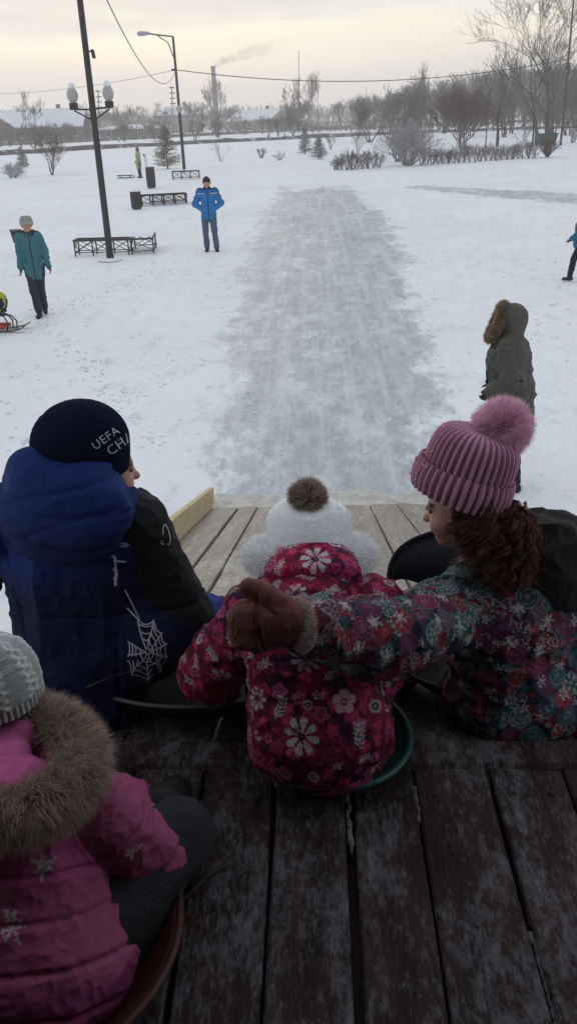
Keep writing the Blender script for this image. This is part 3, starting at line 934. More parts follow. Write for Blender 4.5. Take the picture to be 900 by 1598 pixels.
# printed spider web low on the right side of the back, and small bits higher on the seam
wc = at(222, 985, 1.80); wv = []; wf = []
def addrib(P, w):
    v, f = ribbon_on(bv, P, w); n = len(wv); wv.extend(v); wf.extend([tuple(i+n for i in q) for q in f])
g = np.random.default_rng(4)
def wp(x, y): return at(x, y, 1.78)
hubx, huby = 228, 1012
ang = [-1.9, -1.25, -.7, -.2, .35, .95, 1.5, 2.2, 2.9, 3.6]
ln = [62, 58, 40, 36, 36, 40, 48, 38, 26, 30]
for a, l in zip(ang, ln):
    addrib([wp(hubx+math.cos(a)*l*t, huby+math.sin(a)*l*t) for t in np.linspace(.05, 1, 8)], .0036)
for ring in (.25, .45, .66, .88):
    for k in range(len(ang)-1):
        P = []
        for t in np.linspace(0, 1, 6):
            a = ang[k]+(ang[k+1]-ang[k])*t; l = (ln[k]+(ln[k+1]-ln[k])*t)*ring*(1-.16*math.sin(PI*t))
            P.append(wp(hubx+math.cos(a)*l, huby+math.sin(a)*l))
        addrib(P, .0034)
for k in range(7):                                   # strips of print along the sleeve seam
    y0 = 852+k*10+g.uniform(-2, 2); x0 = 193-(k % 3)*2
    addrib([wp(x0-6+g.uniform(-3, 0), y0), wp(x0, y0+2), wp(x0+5, y0+6+g.uniform(-2, 3))], .005 if k < 4 else .009)
addrib([wp(187, 872), wp(190, 890), wp(186, 910)], .005); addrib([wp(210, 930), wp(216, 955), wp(214, 968)], .003)
mk('web_print', wv, wf, M_WHITE, jacket, smooth=False)
# badge on the upper sleeve, and hem cord
o_ = []
bd = at(249, 832, 1.9)
for t in np.linspace(0, 2*PI, 15): o_.append(bd+np.array([.016*math.cos(t)*.9+.006*math.sin(t), 0, .026*math.sin(t)]))
v, f = ribbon_on(bv, o_, .004); mk('badge', v, f, M_WHITE, jacket, smooth=False)
hem = [at(x, y, 1.70) for x, y in [(130, 1080), (180, 1076), (230, 1064), (270, 1048), (300, 1030)]]
v, f = ribbon_on(bv, hem, .004, .002); mk('hem_piping', v, f, mat('grey_piping', (.10, .10, .11), .7), jacket, smooth=False)
# hood lying round the neck
hd = at(106, 765, 1.875)
hp = [El(hd+np.array([-.012, .03, .005]), (.122, .080, .056)), El(at(62, 735, 1.885), (.070, .075, .055), None, .05), El(at(128, 735, 1.90), (.075, .075, .045), None, .05),
      Cc(at(140, 752, 1.91), at(190, 776, 1.94), .05, .035, .05), El(at(108, 800, 1.815), (.165, .060, .075), None, .08), El(at(108, 845, 1.80), (.13, .045, .06), None, .08), Cc(at(35, 790, 1.87), at(0, 800, 1.9), .06, .06, .06), Cc(at(170, 800, 1.89), at(210, 815, 1.92), .06, .05, .06)]
V, Q, N = blob(hp, .004, .03, 3)
for a_, b_, w_, dp in ((.030, .25, .007, .010), (-.012, -.15, .009, .013), (-.052, .30, .008, .010), (-.095, -.1, .010, .012)):
    q_ = V[:, 2]-hd[2]-a_-b_*(V[:, 0]-hd[0])-.012*np.sin((V[:, 0]-hd[0])*14+a_*90); V = V-N*(dp*np.exp(-(q_/w_)**2)*(.35+.65*vnoise(V, 9, 15)))[:, None]
V = folds(V, N, .022, 8, 11, (1, 0, .15)); V = relax(V, Q, 1); V = folds(V, N, .004, 26, 12)
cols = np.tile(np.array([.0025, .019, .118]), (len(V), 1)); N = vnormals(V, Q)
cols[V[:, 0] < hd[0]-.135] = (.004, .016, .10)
kk_ = np.clip((V[:, 2]-(hd[2]-.10))/.09, 0, 1)[:, None]; cols = np.array([.003, .012, .07])*(1-kk_)+cols*kk_  # shade painted in: the hood darkens towards its lower edge
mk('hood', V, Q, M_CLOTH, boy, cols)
# zip collar point in front of the chin
cp = at(203, 757, 1.985)
MB().tube([cp+np.array([-.05, .0, -.045]), cp+np.array([-.02, .0, -.012]), cp+np.array([0, 0, .0]), cp+np.array([.008, 0, -.006])], [.022, .014, .006, .004], 10).build('collar', M_SOLE, boy, True)
# beanie
kc = at(128, 700, 1.95)
hat_up = nrm(np.array([-.20, -.02, 1.0])); kR = frame(np.array([.93, .40, .05]), hat_up)
V, Q, N = blob([El(kc+kR@np.array([0, -.004, .012]), (.098, .120, .112), kR), Cc(kc+kR@np.array([0, 0, -.04]), kc+kR@np.array([0, .004, .02]), .100, .102, .03, (kR[:, 1], .86)),
     El(kc+kR@np.array([0, 0, -.125]), (.2, .2, .062), kR, 0, True)], .004, .03, 2)
V = V+N*(.0012*np.cos(120*np.arctan2((V-kc)@kR[:, 0], (V-kc)@kR[:, 1])))[:, None]
hat = mk('beanie', V, Q, mat('navy_knit', (.004, .006, .024), .95, .2, 60, .3, 220, spec=.1), boy)
hb = bvh_of(V, Q)
vd = nrm(FWD*FPX+RGT*(172-450)+UPV*(799-690))
xd = nrm(RGT*.80+UPV*.58); yd = nrm(UPV*.80-RGT*.58)
text_on(hb, 'UEFA', at(149, 703, 1.85), xd, yd, .031, vd, name='lettering', m=M_WHITE, parent=hat)
text_on(hb, 'CHA', at(173, 712, 1.87), xd, yd, .035, vd, name='lettering', m=M_WHITE, parent=hat)
# glove
V, Q, N = blob(hand_prims(wrR, np.stack([nrm(np.array([-.2, .2, 1])), nrm(np.array([.7, .6, -.1])), np.cross(nrm(np.array([-.2, .2, 1])), nrm(np.array([.7, .6, -.1])))], 1), 1.05, False, 0, .6), .0035, .008, 1)
M_BLK = mat('black_cloth', (.008, .008, .011), .85, .25, 25, .3, 80)
mk('glove', V, Q, M_BLK, boy)
V, Q, N = blob(hand_prims(wrL, frame((.2, 1, -.2)), 1.05, False, 0, .6, -1), .0045, .008, 1); mk('glove', V, Q, M_BLK, boy)
V, Q, N = blob([Cc(hip+np.array([.09, .0, -.03]), kneeR, .10, .08), Cc(kneeR, footR, .075, .062), Cc(hip+np.array([-.09, 0, -.03]), kneeL, .10, .08), Cc(kneeL, footL, .075, .062)], .008, .03, 3)
V = folds(V, N, .012, 14, 6); mk('trousers', V, Q, M_BLK, boy)
for ft in (footR, footL):
    V, Q, N = blob([Cc(ft+np.array([0, -.06, .0]), ft+np.array([0, .10, -.015]), .05, .042), Cc(ft, ft+np.array([0, -.05, .09]), .05, .055)], .006, .02, 2); mk('boot', V, Q, M_SOLE, boy)

# ------------------------------------------------------------------ small child in the crimson flower suit
tod = thing('person', 'small child in crimson flower-print snowsuit and white fur hat, between two older children', 'person', (.06, 1.52, FLOOR))
hip = at(498, 1135, 1.53); chest = at(478, 985, 1.62); neck = at(485, 895, 1.70); hc = at(483, 835, 1.79)
hR = frame((0, .97, -.22))
sL, sR = at(395, 955, 1.66), at(575, 950, 1.67)
elL = at(330, 1048, 1.70); wrL = at(345, 1075, 1.83)
elR = at(592, 1040, 1.72); wrR = at(575, 1040, 1.88)
kR_ = hip+np.array([.13, .30, .03]); kL_ = hip+np.array([-.12, .30, .03]); fR = np.array([.24, 2.08, rampz(2.08)+.055]); fL = np.array([-.10, 2.08, rampz(2.08)+.055])
body = head_prims(hc, hR, .92)+[Cc(neck, hc-np.array([0, 0, .04]), .045, .045), Cc(hip, chest, .11, .10), Cc(chest, neck, .09, .05, .03), Cc(sL, sR, .045, .045),
    Cc(sR, elR, .04, .035), Cc(elR, wrR, .035, .028), Cc(sL, elL, .04, .035), Cc(elL, wrL, .035, .028)]
for a, b, c in ((hip+np.array([.07, .02, 0]), kR_, fR), (hip+np.array([-.07, .02, 0]), kL_, fL)): body += [Cc(a, b, .06, .05), Cc(b, c, .05, .04)]
V, Q, N = blob(body, .0045, .012, 2); mk('body', V, Q, M_SKIN, tod, head_cols(V, hc, hR, .92)); add_eyes(hc, hR, .92, tod)
suit = [El(hip+np.array([0, .0, .0]), (.172, .140, .150), None), Cc(hip, chest, .150, .150, .05, ((0, 1, 0), 1.15)), Cc(chest, neck, .135, .085, .04), Cc(sL, sR, .070, .070, .04),
        Cc(sR, elR, .070, .068, .035), Cc(elR, wrR, .064, .050, .03), Cc(sL, elL, .072, .072, .03), Cc(elL, wrL, .068, .05, .03),
        Cc(hip+np.array([.08, .03, -.02]), kR_, .095, .08, .03), Cc(kR_, fR, .075, .06, .03), Cc(hip+np.array([-.08, .03, -.02]), kL_, .095, .08, .03), Cc(kL_, fL, .075, .06, .03)]
V, Q, N = blob(suit, .0036, .025, 4)
V = folds(V, N, .016, 7.5, 21, (1, 0, 0)); V = folds(V, N, .009, 18, 23); V = folds(V, N, .004, 40, 27); N = vnormals(V, Q)
CR = np.array([.125, .006, .024]); MG = np.array([.42, .022, .105]); PU = np.array([.05, .006, .035]); RD = np.array([.30, .010, .035])
def floral(V, N, seed, extra=()):
    cols = np.tile(CR, (len(V), 1)); n1 = fbm(V, 14, seed); cols[n1 > .56] = PU; cols[n1 < .40] = (.21, .008, .035)
    g = np.random.default_rng(seed); items = []
    for i in scatter(V, N, .031, seed+1, 5000):
        t = g.uniform(); R = g.uniform(.013, .024)
        fn = f_blob(MG if t < .5 else RD, PU if t < .3 else (.55, .06, .2)) if t < .75 else f_blob((.5, .10, .24), CR)
        items.append((V[i], N[i], R, g.uniform(0, 6), fn))
    bvt = bvh_of(V, Q); EX = []
    for p, R, fn in extra:
        h = bvt.ray_cast(Vector(CAM), Vector(nrm(p-CAM)))
        if h[0] is not None: EX.append((np.array(h[0]), np.array(h[1]), R, .2, fn))
    pl = [i for i in scatter(V, N, .046, seed+2, 5000) if all(np.linalg.norm(V[i]-e[0]) > e[2]+.022 for e in EX)]; g.shuffle(pl)
    for q, i in enumerate(pl):
        k = q % 9
        if k < 1: it = (.028, f_daisy(8))
        elif k < 5: it = (.026, f_sprig(WHITE*.9))
        elif k == 5: it = (.017, f_ring((.6, .5, .55), PU, (.5, .35, .4)))
        elif k == 6: it = (.016, f_five((.5, .22, .32), PU))
        elif k == 7: it = (.022, f_dots(WHITE))
        else: it = (.026, f_blob((.46, .06, .17), (.10, .01, .04)))
        items.append((V[i], N[i], it[0]*g.uniform(.70, .98), g.uniform(0, 6), it[1]))
    items += EX
    return print_marks(V, N, cols, items)
suit_o = mk('snowsuit', V, Q, M_CLOTH, tod, .72*floral(V, N, 31, [(at(470, 1150, 1.5), .040, f_daisy(8)), (at(537, 1095, 1.5), .030, f_five((.75, .45, .55), (.3, .03, .09))), (at(345, 1058, 1.6), .026, f_daisy(6)),
      (at(478, 1028, 1.5), .036, f_daisy(9)), (at(560, 1148, 1.5), .032, f_sprig(WHITE)), (at(437, 1105, 1.5), .028, f_sprig(WHITE)), (at(480, 1100, 1.5), .012, f_ring(WHITE, PU, WHITE)), (at(530, 1232, 1.5), .03, f_blob((.5, .10, .24), PU))]))
# waist seam
hd = at(488, 900, 1.675)
V, Q, N = blob([El(hd, (.118, .075, .082), frame((0, 1, 0), (0, -.25, 1))), El(hd+np.array([0, .02, .025]), (.105, .08, .055), None, .03)], .0034, .03, 3)
V = folds(V, N, .012, 11, 41, (1, 0, 0)); N = vnormals(V, Q)
mk('hood', V, Q, M_CLOTH, tod, floral(V, N, 47, [(at(492, 872, 1.6), .036, f_daisy(8)), (at(533, 914, 1.6), .019, f_five((.62, .40, .5), CR))]))
# white fur hat: smooth crown, long fluffy brim all round
ht = at(483, 850, 1.79)
hatR = frame((0, .97, -.25))
V, Q, N = blob([El(ht+np.array([0, 0, .015]), (.096, .103, .088), hatR), Cc(ht+hatR@np.array([0, 0, -.05]), ht+hatR@np.array([0, 0, .03]), .104, .100), El(ht+hatR@np.array([-.05, 0, .070]), (.04, .05, .025), hatR, .05), El(ht+hatR@np.array([.05, 0, .070]), (.04, .05, .025), hatR, .05)], .004, .03, 3)
V = folds(V, N, .004, 14, 51)
fh = mk('fur_hat', V, Q, mat('white_plush', (.90, .92, .94), .95, .06, 60, .4, 200, spec=.1), tod)
ids = np.random.default_rng(5).choice(len(V), 2500)
sv, sf = strands(V[ids], N[ids]+np.array([0, 0, .3]), .006, .0005, 6, (0, 0, -.1), .5); mk('plush_pile', sv, sf, M_FUR, fh, strand_cols(2500, (.84, .87, .9), (.9, .92, .94), .06, 1), False)
g = np.random.default_rng(9); n = 15000
a = g.uniform(0, 2*PI, n); ph = g.uniform(0, 2*PI, n)
rc = np.array([0.133, .118]); rt = .028
cx = np.stack([np.cos(a)*rc[0], np.sin(a)*rc[1], -.052+0*a], 1); out_ = np.stack([np.cos(a), np.sin(a), 0*a], 1)
P = np.array([[0, 0, .026]])+cx+out_*(np.cos(ph)*rt)[:, None]+np.array([[0, 0, 1]])*(np.sin(ph)*rt*.9)[:, None]
D = out_*np.cos(ph)[:, None]+np.array([[0, 0, 1]])*np.sin(ph)[:, None]
sv, sf = strands(ht+P@hatR.T, (D+g.normal(0, .3, (n, 3)))@hatR.T, .026*g.uniform(.6, 1.2, n), .0007, 10, (0, 0, -.1), .4)
brim = mk('fur_brim', sv, sf, M_FUR, tod, strand_cols(n, (.92, .94, .96), (.97, .97, .98), .03, 2), False)
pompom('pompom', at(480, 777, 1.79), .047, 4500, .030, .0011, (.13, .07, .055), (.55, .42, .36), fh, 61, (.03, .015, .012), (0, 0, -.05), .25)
for ft, kn in ((fR, kR_), (fL, kL_)):
    V, Q, N = blob([Cc(ft+np.array([0, -.03, 0]), ft+np.array([0, .09, 0]), .052, .045), Cc(ft, ft+np.array([0, -.02, .08]), .05, .055)], .006, .02, 2); mk('boot', V, Q, M_SOLE, tod)
for w_, e_ in ((wrL, elL), (wrR, elR)):
    V, Q, N = blob(hand_prims(w_, frame(nrm(w_-e_)), .8, True), .005, .01, 2); mk('mitten', V, Q, M_BLK, tod)
# ------------------------------------------------------------------ girl with curly hair, right of the ramp
girl = thing('person', 'girl with curly brown hair, mauve bobble hat and round-patterned jacket', 'person', (.62, 1.80, 1.62))
hc = at(722, 792, 1.86); hR = frame((-.93, .32, -.20), (.20, .0, 1))
hip = at(800, 1085, 1.80); chest = at(792, 960, 1.84); neck = at(765, 880, 1.86)
sL, sR = at(708, 955, 1.80), at(890, 950, 1.88)
elL = at(606, 992, 1.56); wrL = at(474, 978, 1.405)
elR = at(945, 1030, 1.95); wrR = at(920, 1040, 2.12)
kneeR = hip+np.array([.16, .40, .10]); footR = np.array([hip[0]+.16, 2.66, rampz(2.66)+.06])
kneeL = hip+np.array([-.10, .40, .08]); footL = np.array([hip[0]-.12, 2.66, rampz(2.66)+.06])
body = head_prims(hc, hR, 1.0)+[Cc(neck, hc-np.array([0, 0, .05]), .048, .046), Cc(hip, chest, .12, .12), Cc(chest, neck, .10, .055, .04), Cc(sL, sR, .05, .05), Cc(sR, elR, .045, .04), Cc(elR, wrR, .04, .03),
    Cc(sL, elL, .045, .04), Cc(elL, wrL, .038, .03), Cc(hip+np.array([.09, .03, .0]), kneeR, .075, .06), Cc(kneeR, footR, .055, .045), Cc(hip+np.array([-.09, .03, 0]), kneeL, .075, .06), Cc(kneeL, footL, .055, .045)]
V, Q, N = blob(body, .0034, .012, 2)
mk('body', V, Q, M_SKIN, girl, head_cols(V, hc, hR, 1.0)); add_eyes(hc, hR, 1.0, girl)
# lashes
lb = MB()
for q in (-1, 1):
    for k in range(5):
        x = q*(.022+.0045*k); a = hc+hR@np.array([x, .0815-.002*abs(k-2), .013]); lb.tube([a, a+hR@np.array([q*.002, .006, .001]), a+hR@np.array([q*.003, .009, .005])], [.0007, .0006, .0003], 4)
lb.build('lashes', M_SOLE, girl)['kind'] = 'stuff'
jk = [Cc(hip, chest, .165, .16, None, ((0, 1, 0), 1.25)), Cc(chest, neck-np.array([0, 0, .02]), .15, .085, .05, ((0, 1, 0), 1.2)), Cc(sL, sR, .082, .08, .05), El(hip, (.185, .15, .11), None, .05),
      Cc(sL, elL, .084, .081, .05), Cc(elL, wrL, .081, .060, .035), El(at(560, 1000, 1.52), (.07, .07, .07), None, .05), Cc(sR, elR, .08, .075, .05), Cc(elR, wrR, .07, .05, .03)]
V, Q, N = blob(jk, .0036, .028, 4)
V = folds(V, N, .018, 9, 71); V = folds(V, N, .010, 19, 73); V = folds(V, N, .003, 45, 74); N = vnormals(V, Q)
cols = np.tile(np.array([.018, .020, .040]), (len(V), 1)); n1 = fbm(V, 16, 77); cols[n1 > .56] = (.14, .010, .03); cols[n1 < .42] = (.015, .07, .075)
g = np.random.default_rng(78); items = []
pal = [(.022, .10, .105), (.03, .13, .13), (.24, .015, .025), (.17, .012, .03), (.11, .02, .075), (.17, .03, .09), (.02, .035, .07), (.055, .13, .15)]
for i in scatter(V, N, .026, 80, 5000):
    c = pal[g.integers(len(pal))]; items.append((V[i], N[i], g.uniform(.010, .018), g.uniform(0, 6), f_five(np.array(c)*1.2, (.25, .18, .2)) if g.uniform() < .6 else f_dots((.42, .40, .42))))
pl = scatter(V, N, .047, 81, 5000); g.shuffle(pl)
for q, i in enumerate(pl):
    c = pal[g.integers(len(pal))]; ln_ = [(.40, .36, .38), (.22, .30, .30), (.36, .09, .14), (.06, .05, .10)][g.integers(4)]
    items.append((V[i], N[i], g.uniform(.026, .033), g.uniform(0, 6), f_mandala(c, ln_, q % 4)))
pl = scatter(V, N, .075, 83, 4000)
for i in pl: items.append((V[i], N[i], .021, g.uniform(0, 6), (lambda u, v: [(snowflake(u, v), (.55, .53, .55))])))
mk('jacket', V, Q, M_CLOTH, girl, print_marks(V, N, cols, items)*.60)
# dark hood lying open on the right shoulder
hd = at(864, 858, 1.85)
V, Q, N = blob([El(hd, (.105, .105, .090)), El(hd+np.array([.045, -.01, -.06]), (.08, .09, .07), None, .05), El(hd+np.array([.0, .02, .04]), (.09, .08, .035), None, .04), Cc(hd+np.array([-.03, -.02, -.06]), hd+np.array([.10, 0, -.10]), .07, .06, .06)], .004, .03, 3)
V = folds(V, N, .026, 10, 91, (1, 0, .5)); V = folds(V, N, .010, 24, 92); mk('hood', V, Q, mat('dark_lining', (.016, .013, .015), .9, .3, 30, .3, 120), girl)
# curls
M_HAIR = mat('brown_hair', None, .5, .1, 60, attr=True, spec=.4)
g = np.random.default_rng(17); segs = []; hcols = []
cen = at(788, 850, 1.81); rad_ = np.array([.070, .060, .086])
for k in range(520):
    if k % 6 == 0: st = hc+hR@np.array([-.083, g.uniform(-.085, .0), g.uniform(-.02, .05)]); dr = nrm(np.array([.10+g.normal(0, .2), -.25, -1]))
    else:
        u = nrm(g.normal(0, 1, 3)+np.array([0, -.35, 0])); st = cen+u*rad_*g.uniform(.80, 1.08)+np.array([0, 0, .035]); dr = nrm(np.array([u[0]*.35+g.normal(0, .25), u[1]*.3+g.normal(0, .2), -1.0]))
    L_ = g.uniform(.05, .10); rr = g.uniform(.008, .015); tr = g.uniform(1.2, 2.6); ph = g.uniform(0, 6)
    x = nrm(np.cross(dr, g.normal(0, 1, 3))); y = np.cross(dr, x); m = 14; t = np.linspace(0, 1, m)[:, None]; c0_ = np.array([.105, .036, .022])*g.uniform(.45, 1.5)
    for b_ in range(8):                                   # each ringlet is a lock of fine strands
        of = g.normal(0, .0032, 3); pb = ph+g.normal(0, .22)
        P = st+of+dr*L_*t*g.uniform(.9, 1.1)+(x*np.cos(2*PI*tr*t+pb)+y*np.sin(2*PI*tr*t+pb))*rr*(.55+.45*t)
        R_ = .0013*(1-.5*t[:, 0]); segs.append(np.concatenate([P[:-1], P[1:], R_[:-1, None], R_[1:, None]], 1)); hcols.append(np.tile(c0_*g.uniform(.8, 1.2), ((m-1)*6, 1)))
sv, sf = segs_mesh(np.concatenate(segs), 3); mk('curly_hair', sv, sf, M_HAIR, girl, np.concatenate(hcols))
V, Q, N = blob([El(cen, rad_*.93), El(hc+hR@np.array([0, -.03, -.02]), (.078, .085, .085), hR, .03)], .006, .02, 2)
o = mk('hair_mass', V, Q, mat('brown_hair_base', (.055, .020, .013), .7, .4, 90, .6, 200), girl)
# mauve ribbed hat with folded band, beads and pink pompom
kc = at(726, 742, 1.86); kup = nrm(np.array([.30, .03, 1.0])); kR = frame((-.9, .35, .25), kup)
MAUVE = (.58, .285, .40)
V, F, C = rib_dome(kc+kR@np.array([0, 0, .005]), kR, (.094, .111), .0, .118, 38, .0044, 0, .0, 30, 8, True, col=MAUVE, groove=.48)
hat = mk('bobble_hat', V, F, M_KNIT, girl, C)
V, F, C = rib_dome(kc+kR@np.array([0, .002, -.058]), kR, (.098, .116), .0, .080, 38, .0048, .03, .0, 16, 8, False, col=MAUVE, groove=.48)
mk('folded_band', V, F, M_KNIT, hat, C)
bd = MB(); g = np.random.default_rng(3)
for k in range(16):
    a = PI*.5+g.uniform(-.2, .95); z = g.uniform(-.045, .05)
    sc_ = 1.10 if z < .015 else 1.03*math.sqrt(1-(max(0, z)/.125)**2)
    bd.ball(kc+kR@np.array([.102*sc_*math.cos(a), .121*sc_*math.sin(a), z]), .0030, 8)
bd.build('beads', mat('cream_beads', (.6, .45, .38), .3, .1), hat, True)['kind'] = 'stuff'
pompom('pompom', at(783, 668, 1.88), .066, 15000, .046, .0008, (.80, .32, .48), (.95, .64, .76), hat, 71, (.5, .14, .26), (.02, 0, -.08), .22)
# sheepskin cuff and brown mitten on the small child's back
ca = at(480, 975, 1.405); cb = at(447, 978, 1.375); ax = nrm(cb-ca)
V, Q, N = blob([El((ca+cb)/2, (.026, .060, .060), np.stack([ax, nrm(np.cross(ax, (0, 0, 1))), np.cross(ax, nrm(np.cross(ax, (0, 0, 1))))], 1))], .004, .02, 2)
g = np.random.default_rng(8); ids = g.choice(len(V), 9000)
sv, sf = strands(V[ids]-N[ids]*.004, N[ids]+g.normal(0, .35, (9000, 3)), .008*g.uniform(.5, 1.2, 9000), .0007, 12, (0, 0, -.1), .5)
cf = mk('fur_cuff', np.concatenate([sv, V-N*.003]), np.concatenate([sf, np.concatenate([Q[:, :3], Q[:, [0, 2, 3]]])+len(sv)]), M_FUR, girl,
   np.concatenate([strand_cols(9000, (.44, .30, .28), (.62, .48, .45), .14, 3), np.tile(np.array([.34, .22, .20]), (len(V), 1))]), False)
ma = at(438, 975, 1.375); mb_ = at(392, 978, 1.375); tp = at(392, 912, 1.395)
ty = np.array([.05, .95, .3])
V, Q, N = blob([Cc(ma, mb_, .052, .050, None, (nrm(ty), 1.45)), Cc(at(400, 962, 1.375), at(384, 962, 1.382), .038, .034, .02, (nrm(ty), 1.2)), Cc(at(400, 995, 1.372), at(386, 995, 1.378), .036, .032, .02, (nrm(ty), 1.2)), Cc(at(440, 950, 1.385), at(416, 930, 1.385), .032, .025, .012), Cc(at(416, 930, 1.385), at(389, 916, 1.39), .024, .0185, .006)], .0034, .016, 3)
V = folds(V, N, .006, 16, 95); V = folds(V, N, .003, 40, 96)
x_ = (V-ma)@nrm(mb_-ma); V = V-N*(.005*np.exp(-((x_-.038)/.004)**2))[:, None]
mt_ = mk('mitten', V, Q, mat('brown_mitten', (.135, .042, .036), .8, .18, 30, .3, 90), girl)
bm_ = bvh_of(V, Q); M_STI = mat('mitten_stitching', (.05, .016, .014), .9)
for pts in ([(398, 938), (396, 960), (397, 985), (400, 1012)], [(432, 960), (418, 948), (404, 940), (392, 936)], [(366, 955), (362, 975), (366, 1000)]):
    xs_ = np.interp(np.linspace(0, 1, 14), np.linspace(0, 1, len(pts)), [p[0] for p in pts]); ys_ = np.interp(np.linspace(0, 1, 14), np.linspace(0, 1, len(pts)), [p[1] for p in pts]); PP = []
    for x, y in zip(xs_, ys_):
        h = bm_.ray_cast(Vector(CAM), Vector(nrm(at(x, y, 1.4)-CAM)))
        if h[0] is not None: PP.append(np.array(h[0]))
    if len(PP) > 3: v, f = ribbon_on(bm_, PP, .0028, .0012); mk('stitching', v, f, M_STI, mt_, smooth=False)
V, Q, N = blob(hand_prims(wrR, frame((-.1, 1, -.2)), .95, True), .005, .01, 2); mk('mitten', V, Q, MATS['brown_mitten'], girl)
V, Q, N = blob([Cc(hip+np.array([.09, .0, -.03]), kneeR, .10, .08), Cc(kneeR, footR, .075, .062), Cc(hip+np.array([-.09, 0, -.03]), kneeL, .10, .08), Cc(kneeL, footL, .075, .062)], .008, .03, 3)
mk('trousers', folds(V, N, .012, 14, 6), Q, M_BLK, girl)
for ft in (footR, footL):
    V, Q, N = blob([Cc(ft+np.array([0, -.06, .0]), ft+np.array([0, .10, -.015]), .05, .042), Cc(ft, ft+np.array([0, -.05, .09]), .05, .055)], .006, .02, 2); mk('boot', V, Q, M_SOLE, girl)

# ------------------------------------------------------------------ girl in pink, lower left, seen from behind
pink = thing('person', 'small girl in a pink quilted jacket with fur-trimmed hood and grey trousers', 'person', (-.5, 1.05, FLOOR))
hip = at(60, 1500, .98); chest = at(40, 1330, 1.10); neck = at(10, 1190, 1.21); hc = at(2, 1082, 1.29)
hR = frame((-.25, .95, -.15))
sR = at(165, 1265, 1.14); sL = at(-130, 1300, 1.12)
elR = at(232, 1335, 1.16); wrR = at(205, 1262, 1.33)
elL = at(-190, 1430, 1.15); wrL = at(-120, 1400, 1.33)
kneeR = at(280, 1300, 1.22); kneeR[2] = FLOOR+.145; footR = np.array([kneeR[0]-.05, kneeR[1]+.11, FLOOR+.05])
kneeL = hip+np.array([-.12, .30, .12]); footL = kneeL+np.array([.05, .22, 0]); footL[2] = FLOOR+.05
body = head_prims(hc, hR, .9)+[Cc(neck, hc-np.array([0, 0, .04]), .045, .045), Cc(hip, chest, .10, .10), Cc(chest, neck, .09, .05, .03), Cc(sL, sR, .045, .045), Cc(sR, elR, .04, .035), Cc(elR, wrR, .035, .028),
   Cc(sL, elL, .04, .035), Cc(elL, wrL, .035, .028), Cc(hip+np.array([.08, .02, 0]), kneeR, .06, .05), Cc(kneeR, footR, .05, .04), Cc(hip+np.array([-.07, .02, 0]), kneeL, .06, .05), Cc(kneeL, footL, .05, .04)]
V, Q, N = blob(body, .0045, .012, 2); mk('body', V, Q, M_SKIN, pink, head_cols(V, hc, hR, .9)); add_eyes(hc, hR, .9, pink)
jk = [El(hip+np.array([0, 0, .0]), (.185, .135, .14)), Cc(hip, chest, .150, .145, .05, ((0, 1, 0), 1.12)), Cc(chest, neck-np.array([0, -.02, .04]), .130, .08, .04), Cc(sL, sR, .065, .068, .04),
      Cc(sR, elR, .073, .078, .03), Cc(elR, wrR, .072, .058, .015), Cc(sL, elL, .07, .07, .03), Cc(elL, wrL, .065, .05, .03)]
V, Q, N = blob(jk, .0036, .018, 4)
d1, t1 = seg_d(V, sR, elR); d2, t2 = seg_d(V, elR, wrR); arm = np.minimum(d1, d2) < .088
s_ = (V-hip)@nrm(chest-hip)+.012*np.sin(V[:, 0]*12)
q_ = ((s_+.10) % .078)-.039
V = V+N*np.where(arm, 0, .003-.0075*np.exp(-(q_/.006)**2))[:, None]
x_ = np.where(d1 < d2, t1*.11, .11+t2*.10)                     # bunched creases round the elbow
V = V-N*np.where(arm, .006*np.exp(-(((x_+.010*np.sin(V[:, 2]*50)) % .038-.019)/.0058)**2), 0)[:, None]
V = folds(V, N, .014, 8, 101, (.5, 0, 1)); V = folds(V, N, .006, 20, 103); V = folds(V, N, .003, 48, 104); N = vnormals(V, Q)
cols = np.tile(np.array([.34, .08, .17]), (len(V), 1)); cols[s_ < -.02] *= np.array([.85, .75, .95])  # light falloff painted in: darker low on the jacket, lighter at the top
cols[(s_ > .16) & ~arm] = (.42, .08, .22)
bvt = bvh_of(V, Q); items = []
for px, py, R in ((208, 1328, .020), (68, 1352, .026), (20, 1450, .024)):
    h = bvt.ray_cast(Vector(CAM), Vector(nrm(at(px, py, 1.1)-CAM)))
    if h[0] is not None: items.append((np.array(h[0]), np.array(h[1]), R, .3, lambda u, v: [(snowflake(u, v), (.55, .50, .52))]))
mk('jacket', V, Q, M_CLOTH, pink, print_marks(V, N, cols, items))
# hood lying open on the back with its fur trim
hd = at(5, 1200, 1.13)
V, Q, N = blob([El(hd+np.array([0, -.01, -.035]), (.10, .07, .06)), El(hd+np.array([.02, -.05, -.06]), (.10, .05, .05), None, .04)], .005, .03, 2)
mk('hood', folds(V, N, .008, 14, 111), Q, mat('pink_lining', (.48, .10, .25), .85, .15, 30, .2, 90), pink)
Pk = np.array([at(58, 1118, 1.27), at(98, 1135, 1.23), at(126, 1172, 1.17), at(118, 1215, 1.10), at(75, 1252, 1.04), at(15, 1272, 1.01), at(-45, 1276, 1.01), at(-100, 1250, 1.04), at(-125, 1200, 1.10)])
t = np.linspace(0, len(Pk)-1, 120); ring = np.stack([np.interp(t, np.arange(len(Pk)), Pk[:, k]) for k in range(3)], 1)
for _ in range(12): ring[1:-1] = (ring[:-2]+ring[1:-1]*2+ring[2:])/4
g = np.random.default_rng(12); n = 42000
ii = g.integers(0, len(ring)-1, n); fr = g.uniform(0, 1, (n, 1)); P = ring[ii]*(1-fr)+ring[ii+1]*fr
T = nrm(np.gradient(ring, axis=0))[ii]; D = nrm(np.cross(T, g.normal(0, 1, (n, 3))))
tube_r = .034+.012*np.sin(PI*(ii/len(ring)))[:, None]
